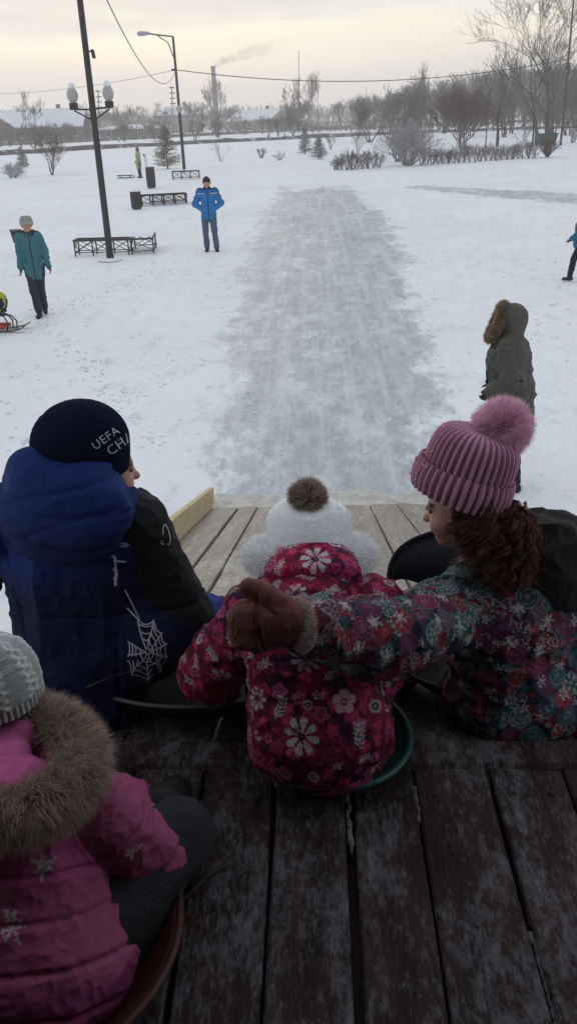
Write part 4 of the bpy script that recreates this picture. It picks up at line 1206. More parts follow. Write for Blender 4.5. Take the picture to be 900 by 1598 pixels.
outw = nrm(P-hd+np.array([0, -.02, -.02]))
fs, ff = strands(P+D*tube_r*.8, D*.8+outw*.9+g.normal(0, .22, (n, 3)), .043*g.uniform(.45, 1.1, n), .00045, 13, (0, -.05, -.35), .38)
tb = MB().tube(ring[::4], .034, 10); tv = np.concatenate(tb.V); tf = [(a[0], a[k], a[k+1]) for a in tb.F for k in range(1, len(a)-1)]
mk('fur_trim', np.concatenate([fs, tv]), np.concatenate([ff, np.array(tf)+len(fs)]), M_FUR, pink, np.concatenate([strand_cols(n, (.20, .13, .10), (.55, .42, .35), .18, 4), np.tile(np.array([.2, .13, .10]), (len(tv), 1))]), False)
# pink scarf between hat and hood, a wisp of hair
V, Q, N = blob([Cc(at(-60, 1165, 1.20), at(35, 1145, 1.225), .040, .030), Cc(at(35, 1145, 1.225), at(62, 1120, 1.27), .032, .018), Cc(at(-60, 1192, 1.16), at(25, 1182, 1.165), .034, .03)], .004, .012, 2)
mk('scarf', folds(V, N, .008, 22, 121, (1, 0, 0)), Q, mat('pink_scarf', (.52, .12, .30), .85, .15, 40, .3, 120), pink)
segs = []
for k in range(160):
    a = at(50+g.uniform(-12, 10), 1098+g.uniform(-8, 6), 1.28+g.uniform(-.02, .02)); b = at(30+g.uniform(-40, 35), 1130+g.uniform(-6, 14), 1.27)
    m = (a+b)/2+g.normal(0, .006, 3); segs += [[*a, *m, .0009, .0009], [*m, *b, .0009, .0004]]
sv, sf = segs_mesh(segs, 3); mk('hair', sv, sf, mat('fair_hair', (.16, .09, .05), .5, .2, 60), pink)
# cable-knit hat
kc = at(-6, 1056, 1.29); kup = nrm(np.array([-.05, .05, 1])); kR = frame((-.2, .98, -.1), kup)
WOOL = (.60, .64, .64)
nt_, nv = 200, 60; V = []; C = []
for i in range(nv+1):
    t_ = i/nv; rr = math.sqrt(max(4e-4, 1-max(0, (t_-.18)/.82)**2.3)); z = -.055+.150*t_
    for q in range(nt_):
        a = 2*PI*q/nt_; u = a*7/(2*PI); cell = u % 1; tw = math.sin(2*PI*(t_*4.2)+PI*(int(u) % 2))
        c1 = abs(cell-.5-.17*tw)-.0; c2 = abs(cell-.5+.17*tw)
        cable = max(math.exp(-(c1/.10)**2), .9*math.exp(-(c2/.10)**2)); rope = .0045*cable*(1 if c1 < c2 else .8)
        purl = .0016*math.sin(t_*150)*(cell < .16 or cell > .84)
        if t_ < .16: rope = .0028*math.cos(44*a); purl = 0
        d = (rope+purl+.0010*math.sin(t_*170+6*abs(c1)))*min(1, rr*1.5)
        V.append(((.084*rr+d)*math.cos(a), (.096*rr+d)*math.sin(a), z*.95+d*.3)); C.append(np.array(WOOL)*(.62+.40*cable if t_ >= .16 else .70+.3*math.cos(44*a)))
V = np.asarray(kc)+np.array(V)@kR.T
F = [(i*nt_+q, i*nt_+(q+1) % nt_, (i+1)*nt_+(q+1) % nt_, (i+1)*nt_+q) for i in range(nv) for q in range(nt_)]+[tuple(nv*nt_+q for q in range(nt_))]
mk('knit_hat', V, F, M_KNIT, pink, np.array(C))
V, Q, N = blob([Cc(hip+np.array([.09, .02, .0]), kneeR, .088, .070), Cc(kneeR, footR, .068, .056), Cc(hip+np.array([-.08, .02, 0]), kneeL, .09, .08), Cc(kneeL, footL, .075, .06)], .005, .03, 3)
mk('trousers', folds(relax(folds(V, N, .016, 9, 131), Q, 3), N, .002, 30, 132), Q, mat('grey_trousers', (.028, .028, .036), .85, .2, 30, .4, 130), pink)
V, Q, N = blob(hand_prims(wrR, frame((-.3, 1, -.2)), .8, True), .004, .01, 2); mk('mitten', V, Q, M_BLK, pink)
V, Q, N = blob(hand_prims(wrL, frame((.3, 1, -.2)), .8, True, side=-1), .004, .01, 2); mk('mitten', V, Q, M_BLK, pink)
for ft in (footR, footL):
    V, Q, N = blob([Cc(ft+np.array([0, -.03, 0]), ft+np.array([0, .09, 0]), .05, .042), Cc(ft, ft+np.array([0, -.02, .07]), .05, .055)], .006, .02, 2); mk('boot', V, Q, M_SOLE, pink)

# ------------------------------------------------------------------ sleds on the deck
def saucer(name, c, rx, ry, depth, col, label, cat, tilt=(0, 0, 1), rimc=None, wall=.005, handle=False):
    c = np.asarray(c, float); R = frame((0, 1, 0), tilt)
    s = thing(name, label, cat, c)
    prof = [(.02, .0), (.55, .004), (.80, .018), (.93, depth*.75), (1.0, depth)]
    V = []; F = []; n = 56
    full = [(r, h) for r, h in prof]+[(r*.985, h+wall*1.2) for r, h in prof[::-1]]
    for r, h in full:
        for k in range(n):
            a = 2*PI*k/n; V.append((rx*r*math.cos(a), ry*r*math.sin(a), h))
    m = len(full)
    for i in range(m-1):
        for k in range(n): F.append((i*n+k, i*n+(k+1) % n, (i+1)*n+(k+1) % n, (i+1)*n+k))
    F.append(tuple(range(n))[::-1]); F.append(tuple((m-1)*n+k for k in range(n)))
    mk('dish', c+np.array(V)@R.T, F, col, s)
    P = [c+R@np.array([rx*1.005*math.cos(a), ry*1.005*math.sin(a), depth+wall*.6]) for a in np.linspace(0, 2*PI, 57)]
    MB().tube(P, .0085, 8, False).build('rim', rimc or col, s, True)
    return s
M_TEAL = mat('teal_plastic', (.012, .085, .075), .4, .1, 10, spec=.4)
saucer('saucer_sled', (.04, 1.60, FLOOR+.012), .18, .185, .055, M_TEAL, 'teal plastic saucer sled under the child in the flower suit', 'sled', (0, .0, 1))
M_RUST = mat('dark_red_plastic', (.05, .013, .009), .45, .3, 12, spec=.4)
M_ORG = mat('rust_orange_rim', (.05, .017, .008), .5, .3, 20, spec=.35)
s2 = at(60, 1490, 1.02); saucer('saucer_sled', (s2[0]-.0, 1.02, FLOOR+.012), .285, .28, .085, M_RUST, 'dark red saucer sled with orange rim under the girl in pink', 'sled', (0, 0, 1), M_ORG)
# dark paddle-shaped sled with a handle hole standing in front of the curly girl
M_NAVY = mat('navy_plastic', (.009, .010, .016), .7, .15, 10, .1, 60, spec=.12)
def paddle(c, R, s):
    outl = []
    for k in range(48):                                   # rounded shield outline
        a = 2*PI*k/48; r = 1/((abs(math.cos(a))**2.5+abs(math.sin(a))**2.5)**(1/2.5))
        outl.append((math.cos(a)*r*.145, math.sin(a)*r*.165))
    hole = [(-.085+.045*math.cos(2*PI*k/48)*.9-.012*math.sin(2*PI*k/48), +.030+.030*math.sin(2*PI*k/48)-.018*math.cos(2*PI*k/48)) for k in range(48)]
    V = []; F = []
    for z in (0, .012):
        for ring_, in ((outl,), (hole,)):
            for x, y in ring_: V.append(np.asarray(c)+np.asarray(R)@np.array([x, y, z+.10*(x*x+y*y)*3]))
    n = 48
    for k in range(n):
        j = (k+1) % n
        F += [(k, j, n+j, n+k)[::-1], (2*n+k, 2*n+j, 3*n+j, 3*n+k), (k, j, 2*n+j, 2*n+k), (n+k, 3*n+k, 3*n+j, n+j)]
    mk('seat_dish', V, F, M_NAVY, s)
    MB().tube([np.asarray(c)+np.asarray(R)@np.array([x, y, .012+.3*(x*x+y*y)]) for x, y in outl+outl[:1]], .007, 8, False).build('rim', M_NAVY, s, True)
pc = at(690, 918, 1.98)
pd = thing('paddle_sled', 'navy plastic sled with an oval handle hole in front of the curly-haired girl', 'sled', pc)
pz = nrm(np.array([-.28, -.62, .75])); px_ = nrm(np.cross((0, 1, 0), pz)); paddle(pc, np.stack([px_, np.cross(pz, px_), pz], 1), pd)
# the dish of that sled under the girl, and the boy's dark saucer
def tilted_dish(parent, c, rx, ry, m, rimm):
    R = frame((0, 1, -RS)); prof = [(.02, 0), (.55, .004), (.80, .018), (.93, .05), (1.0, .075)]
    V = []; F = []; n = 56; full = prof+[(r*.985, h+.006) for r, h in prof[::-1]]
    for r, h in full:
        for k in range(n): V.append((rx*r*math.cos(2*PI*k/n), ry*r*math.sin(2*PI*k/n), h))
    mm = len(full)
    for i in range(mm-1):
        for k in range(n): F.append((i*n+k, i*n+(k+1) % n, (i+1)*n+(k+1) % n, (i+1)*n+k))
    F.append(tuple(range(n))[::-1]); F.append(tuple((mm-1)*n+k for k in range(n)))
    mk('dish', np.asarray(c)+np.array(V)@R.T, F, m, parent)
    MB().tube([np.asarray(c)+R@np.array([rx*1.005*math.cos(a), ry*1.005*math.sin(a), .079]) for a in np.linspace(0, 2*PI, 57)], .006, 8, False).build('rim', rimm, parent, True)
M_BLKP = mat('black_plastic', (.008, .008, .010), .85, .2, 10, .1, 60, spec=.06)
tilted_dish(pd, (.60, 2.0, rampz(2.0)+.02), .36, .31, M_NAVY, M_NAVY)
bs_ = thing('saucer_sled', 'black saucer sled with a thin grey rim under the boy in blue', 'sled', (-.36, 1.98, rampz(1.98)+.02))
tilted_dish(bs_, (-.36, 1.985, rampz(1.985)+.02), .35, .33, M_BLKP, mat('grey_rim', (.07, .07, .075), .5, spec=.3))
# dark gloved sled rope and scraps behind the fur hood
rp_ = thing('tow_rope', 'dark tow rope lying on the deck beside the girl in pink', 'rope', at(340, 1360, 1.2)*np.array([1, 1, 0])+np.array([0, 0, FLOOR]))
P = [(gnd(x, y, FLOOR+.008)) for x, y in [(270, 1420), (300, 1390), (330, 1362), (352, 1352), (362, 1345)]]
MB().tube(P, .004, 6).build('cord', mat('grey_rope', (.06, .055, .055), .9, .3, 60), rp_, True)
# ------------------------------------------------------------------ people farther off
def adult(root, label_mats, pos, yaw, h=1.72, pose=None, vox=.012, coat=None, hat=None, trousers=(.03, .04, .07), skin=True, long=False, gloves=None, fold=.010, seed=0, puff=1.0, jcol=None, hood=None, drop=0.0):
    """figure facing -Y before yaw; pose: joint overrides in metres for a 1.75 m figure"""
    s = h/1.75; cy, sy = math.cos(yaw), math.sin(yaw)
    Rz = np.array([[cy, -sy, 0], [sy, cy, 0], [0, 0, 1]])
    def W(p): return np.asarray(pos)+Rz@(np.asarray(p, float)*s)
    J = dict(hip=(0, 0, .95), chest=(0, 0, 1.27), neck=(0, 0, 1.49), head=(0, -.02, 1.625), shl=(.185, .01, 1.42), shr=(-.185, .01, 1.42), ell=(.235, .03, 1.14), elr=(-.235, .03, 1.14), wrl=(.245, -.05, .89), wrr=(-.245, -.05, .89),
             knl=(.10, -.02, .50), knr=(-.10, -.02, .50), anl=(.115, .03, .09), anr=(-.115, .03, .09), face=(0, -1, -.05))
    J.update(pose or {})
    if 'shw' in J: w_ = J.pop('shw'); J['shl'] = (w_, .01, 1.41); J['shr'] = (-w_, .01, 1.41)
    K = {k: W(v) for k, v in J.items() if k != 'face'}
    fdir = Rz@nrm(np.array(J['face'], float)); hR = frame(fdir)
    hs = 1.13*s
    A = lambda v: np.array(v)*s
    side = Rz@np.array([1.0, 0, 0]); fb = Rz@np.array([0, 1.0, 0])
    hl, hr_ = K['hip']+side*.09*s, K['hip']-side*.09*s
    body = head_prims(K['head'], hR, hs)+[Cc(K['neck']-A((0, 0, .04)), K['head']-A((0, 0, .05)), .055*s, .052*s), Cc(K['hip'], K['chest'], .12*s, .13*s, None, (fb, 1.3)), Cc(K['chest'], K['neck'], .12*s, .06*s, .04), Cc(K['shl'], K['shr'], .05*s, .05*s)]
    for q in 'lr':
        a, b, c = K['sh'+q], K['el'+q], K['wr'+q]
        body += [Cc(a, b, .048*s, .040*s), Cc(b, c, .038*s, .027*s)]
        d = nrm(c-b); ac = nrm(np.cross(d, side)); R = np.stack([np.cross(d, np.cross(side, d)/max(1e-6, np.linalg.norm(np.cross(side, d)))), d, -np.cross(side, d)/max(1e-6, np.linalg.norm(np.cross(side, d)))], 1)
        R = np.stack([ac, d, np.cross(ac, d)], 1)
        body += hand_prims(c+d*.02*s, R, 1.0*s, False, 0, .5, 1)
        k_, an, hh = K['kn'+q], K['an'+q], (hl if q == 'l' else hr_)
        body += [Cc(hh, k_, .085*s, .06*s), Cc(k_, an, .055*s, .04*s)]
    V, Q, N = blob(body, vox*.75, .012, 1)
    cols = head_cols(V, K['head'], hR, hs)
    if gloves is not None:
        for q in 'lr':
            m = np.linalg.norm(V-(K['wr'+q]+nrm(K['wr'+q]-K['el'+q])*.09*s), axis=1) < .125*s; cols[m] = gloves
    mk('body', V, Q, M_SKIN, root, cols)
    add_eyes(K['head'], hR, hs, root)
    bot = K['hip']+A((0, 0, -.06-drop if not long else -.34))
    jk = [Cc(K['hip'], K['chest'], .155*s*puff, .165*s*puff, None, (fb, 1.25)), Cc(bot, K['hip'], .165*s*puff, .160*s*puff, None, (fb, 1.2)), Cc(K['chest'], K['neck']-A((0, 0, .03)), .15*s*puff, .085*s, .05, (fb, 1.15)), Cc(K['shl'], K['shr'], .078*s, .078*s, .05),
          El(bot-A((0, 0, .30 if not long else .33)), (.4*s, .4*s, .21*s), None, 0, True)]
    for q in 'lr': jk += [Cc(K['sh'+q], K['el'+q], .078*s*puff, .068*s*puff, .04), Cc(K['el'+q], K['wr'+q], .066*s*puff, .048*s*puff, .03)]
    jk += [Cc(K['neck']-A((0, 0, .03)), K['neck']+A((0, -.0, .035)), .075*s, .068*s, .03)]
    order = [p for p in jk if not (p[0] == 'e' and p[5])]+[p for p in jk if p[0] == 'e' and p[5]]
    V, Q, N = blob([p for p in order if True], vox, .03, 2)
    V = folds(V, N, fold, 9, seed); V = folds(V, N, fold*.5, 22, seed+3)
    loc = (V-np.asarray(pos))@Rz/s
    c = coat if jcol is None else None
    if jcol is not None: mk('jacket', V, Q, M_CLOTH, root, jcol(loc, V))
    else: mk('jacket', V, Q, M_CLOTH, root, np.tile(np.array(coat), (len(V), 1)))
    tr = [El(K['hip']-A((0, 0, .04)), A((.15, .12, .12)), Rz)]
    for q, hh in (('l', hl), ('r', hr_)): tr += [Cc(hh-A((0, 0, .04)), K['kn'+q], .098*s, .076*s, .03), Cc(K['kn'+q], K['an'+q]+A((0, 0, .03)), .074*s, .066*s, .02)]
    V, Q, N = blob(tr, vox, .03, 2); V = folds(V, N, .014, 10, seed+7, (1, 0, 0))
    loc = (V-np.asarray(pos))@Rz/s
    tcol = np.tile(np.array(trousers), (len(V), 1))*(.85+.35*fbm(V, 10, seed))[:, None]
    mk('trousers', V, Q, M_CLOTH, root, tcol)
    for q in 'lr':
        an = K['an'+q]; f = nrm(np.array(Rz@np.array([.12 if q == 'l' else -.12, -1, 0])))
        toe = an+f*.15*s; toe[2] = max(an[2]-.045*s, pos[2]+.035*s) if an[2]-pos[2] < .13*s else an[2]-.06*s
        heel = an-f*.04*s; heel[2] = an[2]-.045*s
        V, Q, N = blob([Cc(heel, toe, .048*s, .042*s), Cc(an, an+A((0, 0, .08)), .052*s, .056*s)], vox*.8, .02, 1); mk('boot', V, Q, M_SOLE, root)
    return K, hR, hs, W, Rz, s
M_JACK = M_CLOTH
# man in blue
pos = G(330, 393)
r = thing('person', 'man in a bright blue jacket and jeans standing with hands in his pockets', 'person', pos)
pose = dict(ell=(.325, .07, 1.15), elr=(-.325, .07, 1.15), wrl=(.13, -.05, 1.02), wrr=(-.13, -.05, 1.02), knl=(.11, -.03, .50), knr=(-.11, -.02, .50), anl=(.14, .02, .09), anr=(-.10, .10, .09), face=(0, -1, .12))
def blue(l, V):
    c = np.tile(np.array([.02, .175, .44]), (len(l), 1)); c[l[:, 2] > 1.36] = (.014, .125, .36)
    lat = np.abs(l[:, 0]); m = (np.abs(l[:, 2]-1.385-.06*(lat-.1)) < .010) & (lat > .07) & (lat < .24); c[m] = (.55, .60, .66)
    m = (lat > .215) & (np.abs(l[:, 1]-.045) < .011) & (l[:, 2] > 1.0); c[m] = (.50, .56, .66)
    c[(np.abs(l[:, 0]) < .010) & (l[:, 1] < 0)] = (.006, .03, .12); c[l[:, 2] > 1.49] = (.02, .03, .07)
    return c
K, hR, hs, W, Rz, s = adult(r, None, pos, .12, 1.80, pose, .011, None, None, (.075, .11, .165), seed=1, puff=1.06, fold=.024, jcol=blue)
V, Q, N = blob([El(K['head']+hR@np.array([0, -.006, .05])*hs, np.array([.084, .100, .078])*hs, hR), El(K['head']+hR@np.array([0, -.01, .02])*hs, np.array([.087, .100, .03])*hs, hR, .02), El(K['head']+hR@np.array([0, 0, .125])*hs, np.array([.02, .02, .02])*hs, hR, .02), El(K['head']+hR@np.array([0, .07, -.06])*hs, np.array([.09, .07, .075])*hs, hR, 0, True)], .007, .02, 2)
mk('hat', V, Q, mat('maroon_knit', (.045, .014, .022), .95, .3, 60, .4, 150), r)
V, Q, N = blob([Cc(W((.07, -.05, 1.50)), W((-.07, -.05, 1.50)), .032*s, .032*s), Cc(W((0, .06, 1.51)), W((0, .05, 1.51)), .07*s, .07*s)], .01, .03, 1); mk('scarf', V, Q, mat('dark_scarf', (.02, .015, .03), .9), r)
# woman in teal
pos = G(66, 494)
r = thing('person', 'woman in a teal jacket and grey knit hat walking towards the slide', 'person', pos)
pose = dict(shw=.150, ell=(.215, .05, 1.15), elr=(-.205, .05, 1.15), wrl=(.27, -.02, .91), wrr=(-.225, -.02, .90), knl=(.06, .02, .50), knr=(-.06, -.07, .50), anl=(.055, .20, .11), anr=(-.03, -.06, .08), hip=(0, .02, .95), face=(.05, -1, .12))
def teal(l, V):
    c = np.tile(np.array([.045, .155, .19]), (len(l), 1))
    c[(np.abs(l[:, 0]-.01) < .010) & (l[:, 1] < 0)] = (.007, .04, .045); c[(l[:, 2] > 1.50)] = (.035, .03, .03)
    m = (np.abs(np.abs(l[:, 0])-.11) < .007) & (l[:, 2] > .97) & (l[:, 2] < 1.10) & (l[:, 1] < 0); c[m] = (.008, .05, .055)
    return c
K, hR, hs, W, Rz, s = adult(r, None, pos, .22, 1.70, pose, .010, None, None, (.022, .026, .045), gloves=(.022, .018, .02), seed=11, puff=1.02, fold=.024, drop=.10, jcol=teal)
V, Q, N = blob([Cc(W((.09, .01, 1.49)), W((-.09, .01, 1.49)), .05*s, .05*s), Cc(W((.06, -.05, 1.47)), W((-.05, -.05, 1.47)), .036*s, .036*s)], .009, .03, 1); mk('collar', folds(V, N, .01, 20, 5), Q, mat('dark_fur_collar', (.04, .032, .03), .95, .3, 50, .5, 90), r)
V, F, C = rib_dome(K['head']+hR@np.array([0, -.006, .022])*hs, hR, (.094*hs, .108*hs), -.02, .118*hs, 22, .006, 0, 0, 14, 6, True, col=(.42, .41, .40), groove=.45); hat = mk('knit_hat', V, F, M_KNIT, r, C)
V, F, C = rib_dome(K['head']+hR@np.array([0, -.006, .0])*hs, hR, (.097*hs, .111*hs), .0, .055*hs, 22, .006, .02, 0, 6, 6, False, col=(.48, .47, .46), groove=.5); mk('folded_band', V, F, M_KNIT, hat, C)
# person in the olive parka beside the ramp foot
pos = np.array([1.69, 6.80, 0.0])
r = thing('person', 'person in an olive parka with the fur-trimmed hood up, standing beside the ramp foot', 'person', pos)
pose = dict(ell=(.270, -.03, 1.17), elr=(-.235, -.05, 1.15), wrl=(.235, -.19, 1.04), wrr=(-.17, -.16, 1.0), head=(0, -.12, 1.60), neck=(0, -.08, 1.47), chest=(0, -.06, 1.27), hip=(0, .01, .95), shl=(.185, -.06, 1.42), shr=(-.185, -.06, 1.42), anl=(.10, .07, .09), anr=(-.10, .07, .09), knl=(.10, .03, .5), knr=(-.10, .03, .5))
K, hR, hs, W, Rz, s = adult(r, None, pos, -PI/2-.12, 1.67, pose, .0095, (.085, .080, .068), None, (.013, .013, .018), seed=21, puff=1.38, fold=.026, long=True, gloves=(.012, .012, .012))
hp = [El(K['head']+hR@np.array([0, -.050, .015])*hs, np.array([.115, .118, .130])*hs, hR), El(K['head']+hR@np.array([0, -.07, .055])*hs, np.array([.085, .085, .075])*hs, hR, .04), Cc(W((.07, -.04, 1.47)), W((-.07, -.04, 1.47)), .085*s, .085*s, .05),
      El(K['head']+hR@np.array([0, .13, -.005])*hs, np.array([.075, .12, .10])*hs, hR, 0, True)]
V, Q, N = blob(hp, .008, .03, 3); V = folds(V, N, .012, 12, 31); hood = mk('hood', V, Q, mat('olive_cloth', (.085, .080, .069), .85, .18, 12, .3, 60), r)
g = np.random.default_rng(33); n = 7000; a = g.uniform(-.15*PI, 1.15*PI, n)*1.0+0
a = g.uniform(0, 2*PI, n)
P = np.stack([np.cos(a)*.095, .060-.050*np.sin(a), .005+np.sin(a)*.120], 1)
ph = g.uniform(0, 2*PI, n); o_ = np.stack([np.cos(a), 0*a, np.sin(a)], 1); D = o_*np.cos(ph)[:, None]+np.array([[0, 1, 0]])*np.sin(ph)[:, None]
sv, sf = strands(K['head']+(P+D*.026)@hR.T*hs, (D+o_*.5+np.array([[0, .35, 0]])+g.normal(0, .25, (n, 3)))@hR.T, .042*g.uniform(.5, 1.1, n), .0013, 34, (0, 0, -.15), .3)
mk('fur_trim', sv, sf, M_FUR, hood, strand_cols(n, (.13, .088, .055), (.36, .27, .18), .25, 5), False)
mb = MB(); mb.beam(W((.366, -.09, 1.16)), W((.374, .03, 1.19)), .004, .022); mb.build('sleeve_strap', M_BLK, r)
mb = MB(); mb.tube([W((.012, -.19, .80)), W((.012, -.245, 1.15)), W((.010, -.235, 1.30)), W((.008, -.18, 1.43))], .008, 6); mb.build('zip', M_BLK, r, True)
# far walker in the pale coat with a sled and ski pole
pos = G(219, 277)
r = thing('person', 'far walker in a pale beige coat standing beyond the trash bin', 'person', pos)
K, hR, hs, W, Rz, s = adult(r, None, pos, -1.0, 1.68, dict(wrl=(.20, -.22, 1.0), ell=(.24, -.02, 1.14)), .02, (.36, .32, .20), None, (.03, .022, .025), seed=41, puff=1.1, long=True, gloves=(.02, .02, .025))
V, Q, N = blob([El(K['head']+hR@np.array([0, -.02, .02])*hs, np.array([.105, .105, .125])*hs, hR), Cc(W((.06, .03, 1.47)), W((-.06, .03, 1.47)), .07, .07), El(K['head']+hR@np.array([0, .12, -.01])*hs, np.array([.07, .09, .09])*hs, hR, 0, True)], .018, .03, 2)
mk('hood', V, Q, mat('brown_hood', (.13, .085, .05), .9, .3, 20), r)
# walker cut by the right border
pos = G(899, 438)
r = thing('person', 'walker in a dark blue-green jacket and black trousers stepping left at the right border', 'person', pos)
pose = dict(elr=(-.24, .10, 1.14), wrr=(-.23, .05, .9), ell=(.24, -.10, 1.16), wrl=(.2, -.28, 1.02), knl=(.09, -.16, .53), anl=(.09, -.20, .115), knr=(-.09, .07, .48), anr=(-.09, .30, .12), face=(0, -1, 0))
K, hR, hs, W, Rz, s = adult(r, None, pos, -PI/2-.05, 1.42, pose, .012, (.03, .11, .20), None, (.010, .010, .018), gloves=(.12, .015, .03), seed=51, puff=1.35)
V, Q, N = blob([El(K['head']+hR@np.array([0, -.006, .045])*hs, np.array([.088, .102, .084])*hs, hR), El(K['head']+hR@np.array([0, .07, -.06])*hs, np.array([.09, .07, .075])*hs, hR, 0, True)], .01, .02, 2)
mk('hat', V, Q, mat('red_hat', (.16, .02, .05), .95, .2, 50), r)

# ------------------------------------------------------------------ snow scooter with a bag on it, left border
M_TUBE = mat('dark_steel', (.030, .026, .028), .5, .3, 20, .1, 60, spec=.4)
M_REDP = mat('red_plastic', (.38, .035, .02), .45, .15, 10, spec=.4)
M_SKI = mat('black_ski', (.014, .014, .018), .45, .2, 20, spec=.4)
M_YEL = mat('yellow_nylon', (.36, .34, .035), .7, .2, 15, .3, 60)
M_DKN = mat('dark_nylon', (.012, .022, .038), .75, .25, 15, .3, 60)
sp_ = G(8, 517)
sc = thing('snow_scooter', 'steerable snow scooter with a red body and black skis at the left border', 'sled', sp_)
def sl_(x, y, z): return sp_+np.array([x, y, z])
for yy, nm in ((-.13, 0), (.16, 1)):
    b = MB()
    P = [sl_(-.62, yy, .035), sl_(-.1, yy, .03), sl_(.18, yy, .03), sl_(.32, yy, .055), sl_(.40, yy, .10)]
    for i in range(4): b.beam(P[i], P[i+1], .085, .016)
    b.build('ski', M_SKI, sc)
b = MB()
for yy in (-.13, .16):
    b.tube([sl_(.10, yy, .04), sl_(.12, yy*.8, .15), sl_(.06, yy*.6, .26), sl_(-.1, yy*.5, .30)], .013, 8)
    b.tube([sl_(-.45, yy, .04), sl_(-.42, yy*.8, .2), sl_(-.3, yy*.5, .29)], .013, 8)
b.tube([sl_(.22, .0, .05), sl_(.24, .0, .16), sl_(.16, .0, .26), sl_(-.5, 0, .30)], .014, 8)
b.build('frame', M_TUBE, sc, True)
V, Q, N = blob([Cc(sl_(-.6, -.14, .085), sl_(.03, -.14, .095), .045, .038, None, ((0, 0, 1), 1.2)), Cc(sl_(-.6, .0, .10), sl_(.10, .0, .11), .04, .035, .02)], .012, .02, 2); mk('fairing', V, Q, M_REDP, sc)
MB().box(sl_(-.24, .01, .325), (.62, .20, .05), ch=.015).build('seat', M_TUBE, sc)
bg_ = thing('bag', 'dark blue and yellow rucksack lying on the snow scooter', 'bag', sl_(-.2, 0, .36))
V, Q, N = blob([El(sl_(-.22, .01, .50), (.34, .20, .145)), Cc(sl_(-.42, .01, .47), sl_(.0, .01, .45), .13, .12)], .012, .04, 2); V = folds(V, N, .02, 9, 61)
mk('main_pouch', V, Q, M_DKN, bg_)
V, Q, N = blob([El(sl_(-.20, .03, .565), (.31, .175, .105)), El(sl_(.04, .0, .47), (.085, .10, .10), None, .06)], .011, .04, 2); V = folds(V, N, .022, 10, 66)
mk('flap', V, Q, M_YEL, bg_)
b = MB(); b.tube([sl_(-.30, -.20, .60), sl_(-.12, -.215, .555), sl_(.0, -.19, .47), sl_(.05, -.15, .37)], .017, 6); b.build('strap', M_YEL, bg_, True)
b = MB(); b.tube([sl_(-.34, -.13, .655), sl_(-.16, -.16, .650), sl_(-.02, -.14, .60)], .010, 6); b.tube([sl_(-.1, -.17, .60), sl_(-.02, -.17, .56), sl_(.02, -.13, .58)], .014, 6); b.build('trim', M_TUBE, bg_, True)
# ------------------------------------------------------------------ lamp posts and cables
M_POLE = mat('dark_pole_paint', (.035, .032, .033), .55, .3, 6, .15, 30, spec=.35)
M_GLOBE = mat('frosted_globe', (.40, .395, .365), .35, .08, 6, spec=.4)
M_CAP = mat('snow_cap', (.78, .80, .84), .9, .05, 8)
p1 = G(173, 407); p1[2] = 0
lp = thing('lamp_post', 'tall dark lamp post with two globe lanterns on side arms, beside the nearest bench', 'lamp post', p1)
top = at(118, -60, p1[1]-.02); lean = (top-p1)/top[2]
H1 = 8.4
MB().tube([p1-np.array([0, 0, .05]), p1+lean*1.0, p1+lean*4, p1+lean*H1], [.088, .082, .074, .062], 12).build('pole', M_POLE, lp, True)
MB().lathe(p1, [(.14, -.02), (.14, .03), (.10, .05), (.095, .16), (.088, .17)], 12).build('base_collar', M_POLE, lp)
MB().lathe(p1+lean*.02, [(.30, -.01), (.22, .035), (.10, .055)], 14).build('snow_cap', M_CAP, lp, True)
zc = at(150, 175, p1[1])[2]
for sx, px, py in ((-1, 115.5, 166), (1, 171, 163)):
    e = at(px, py, p1[1]-.05); c0 = p1+lean*(e[2]-.18); c1 = p1+lean*(e[2]-.02-.30)
    b = MB(); b.tube([c0+np.array([0, 0, .10]), e-np.array([0, 0, .06])], .022, 6); b.tube([c1, e-np.array([0, 0, .09])], .018, 6); b.build('arm', M_POLE, lp, True)
    MB().box(e, (.17, .17, .15), ch=.012).build('lamp_holder', M_POLE, lp)
    gl = MB().lathe(e+np.array([0, 0, .08]), [(.06, 0), (.10, .04), (.125, .10), (.13, .16), (.115, .23), (.075, .28), (.05, .30)], 16).build('globe', M_GLOBE, lp, True)
    MB().lathe(e+np.array([0, 0, .36]), [(.085, 0), (.08, .05), (.06, .10), (.03, .13)], 10).build('snow_cap', M_CAP, gl, True)
cm = at(141, 80, p1[1]-.1); c0 = p1+lean*cm[2]
b = MB(); b.beam(c0, cm+np.array([.05, 0, .0]), .03, .03); b.beam(cm+np.array([.05, 0, .03]), cm+np.array([.08, -.03, -.14]), .07, .08, .01); b.build('bracket', M_POLE, lp)

p2 = G(288, 268); p2[2] = float(gz(p2[0], p2[1]))
l2 = thing('lamp_post', 'slim far lamp post with a curved street lamp arm and one white ball lamp', 'lamp post', p2)
t2 = at(270, 57, p2[1]); ln2 = (t2-p2)/(t2[2]-p2[2]); H2 = t2[2]-p2[2]
MB().tube([p2-np.array([0, 0, .1]), p2+ln2*3, p2+ln2*H2], [.11, .095, .07], 8).build('pole', M_POLE, l2, True)
a0 = t2; a1 = at(250, 55, p2[1]); a2 = at(236, 53, p2[1]); a3 = at(224, 51.5, p2[1])
b = MB(); b.tube([a0, a1, a2, a3], .045, 6); b.tube([p2+ln2*(H2-1.3), at(262, 66, p2[1]), at(252, 60, p2[1]), at(246, 55, p2[1])], .035, 6); b.build('arm', M_POLE, l2, True)
V, Q, N = blob([Cc(at(231, 52, p2[1]), at(219, 52.5, p2[1]), .13, .20, .03, ((0, 0, 1), 1.35))], .04, .03, 2); mk('lamp_head', V, Q, mat('grey_lamp_head', (.35, .36, .37), .5, .1), l2)
MB().ball(at(280, 170, p2[1]-.1), .21, 14).build('globe', M_GLOBE, l2, True)
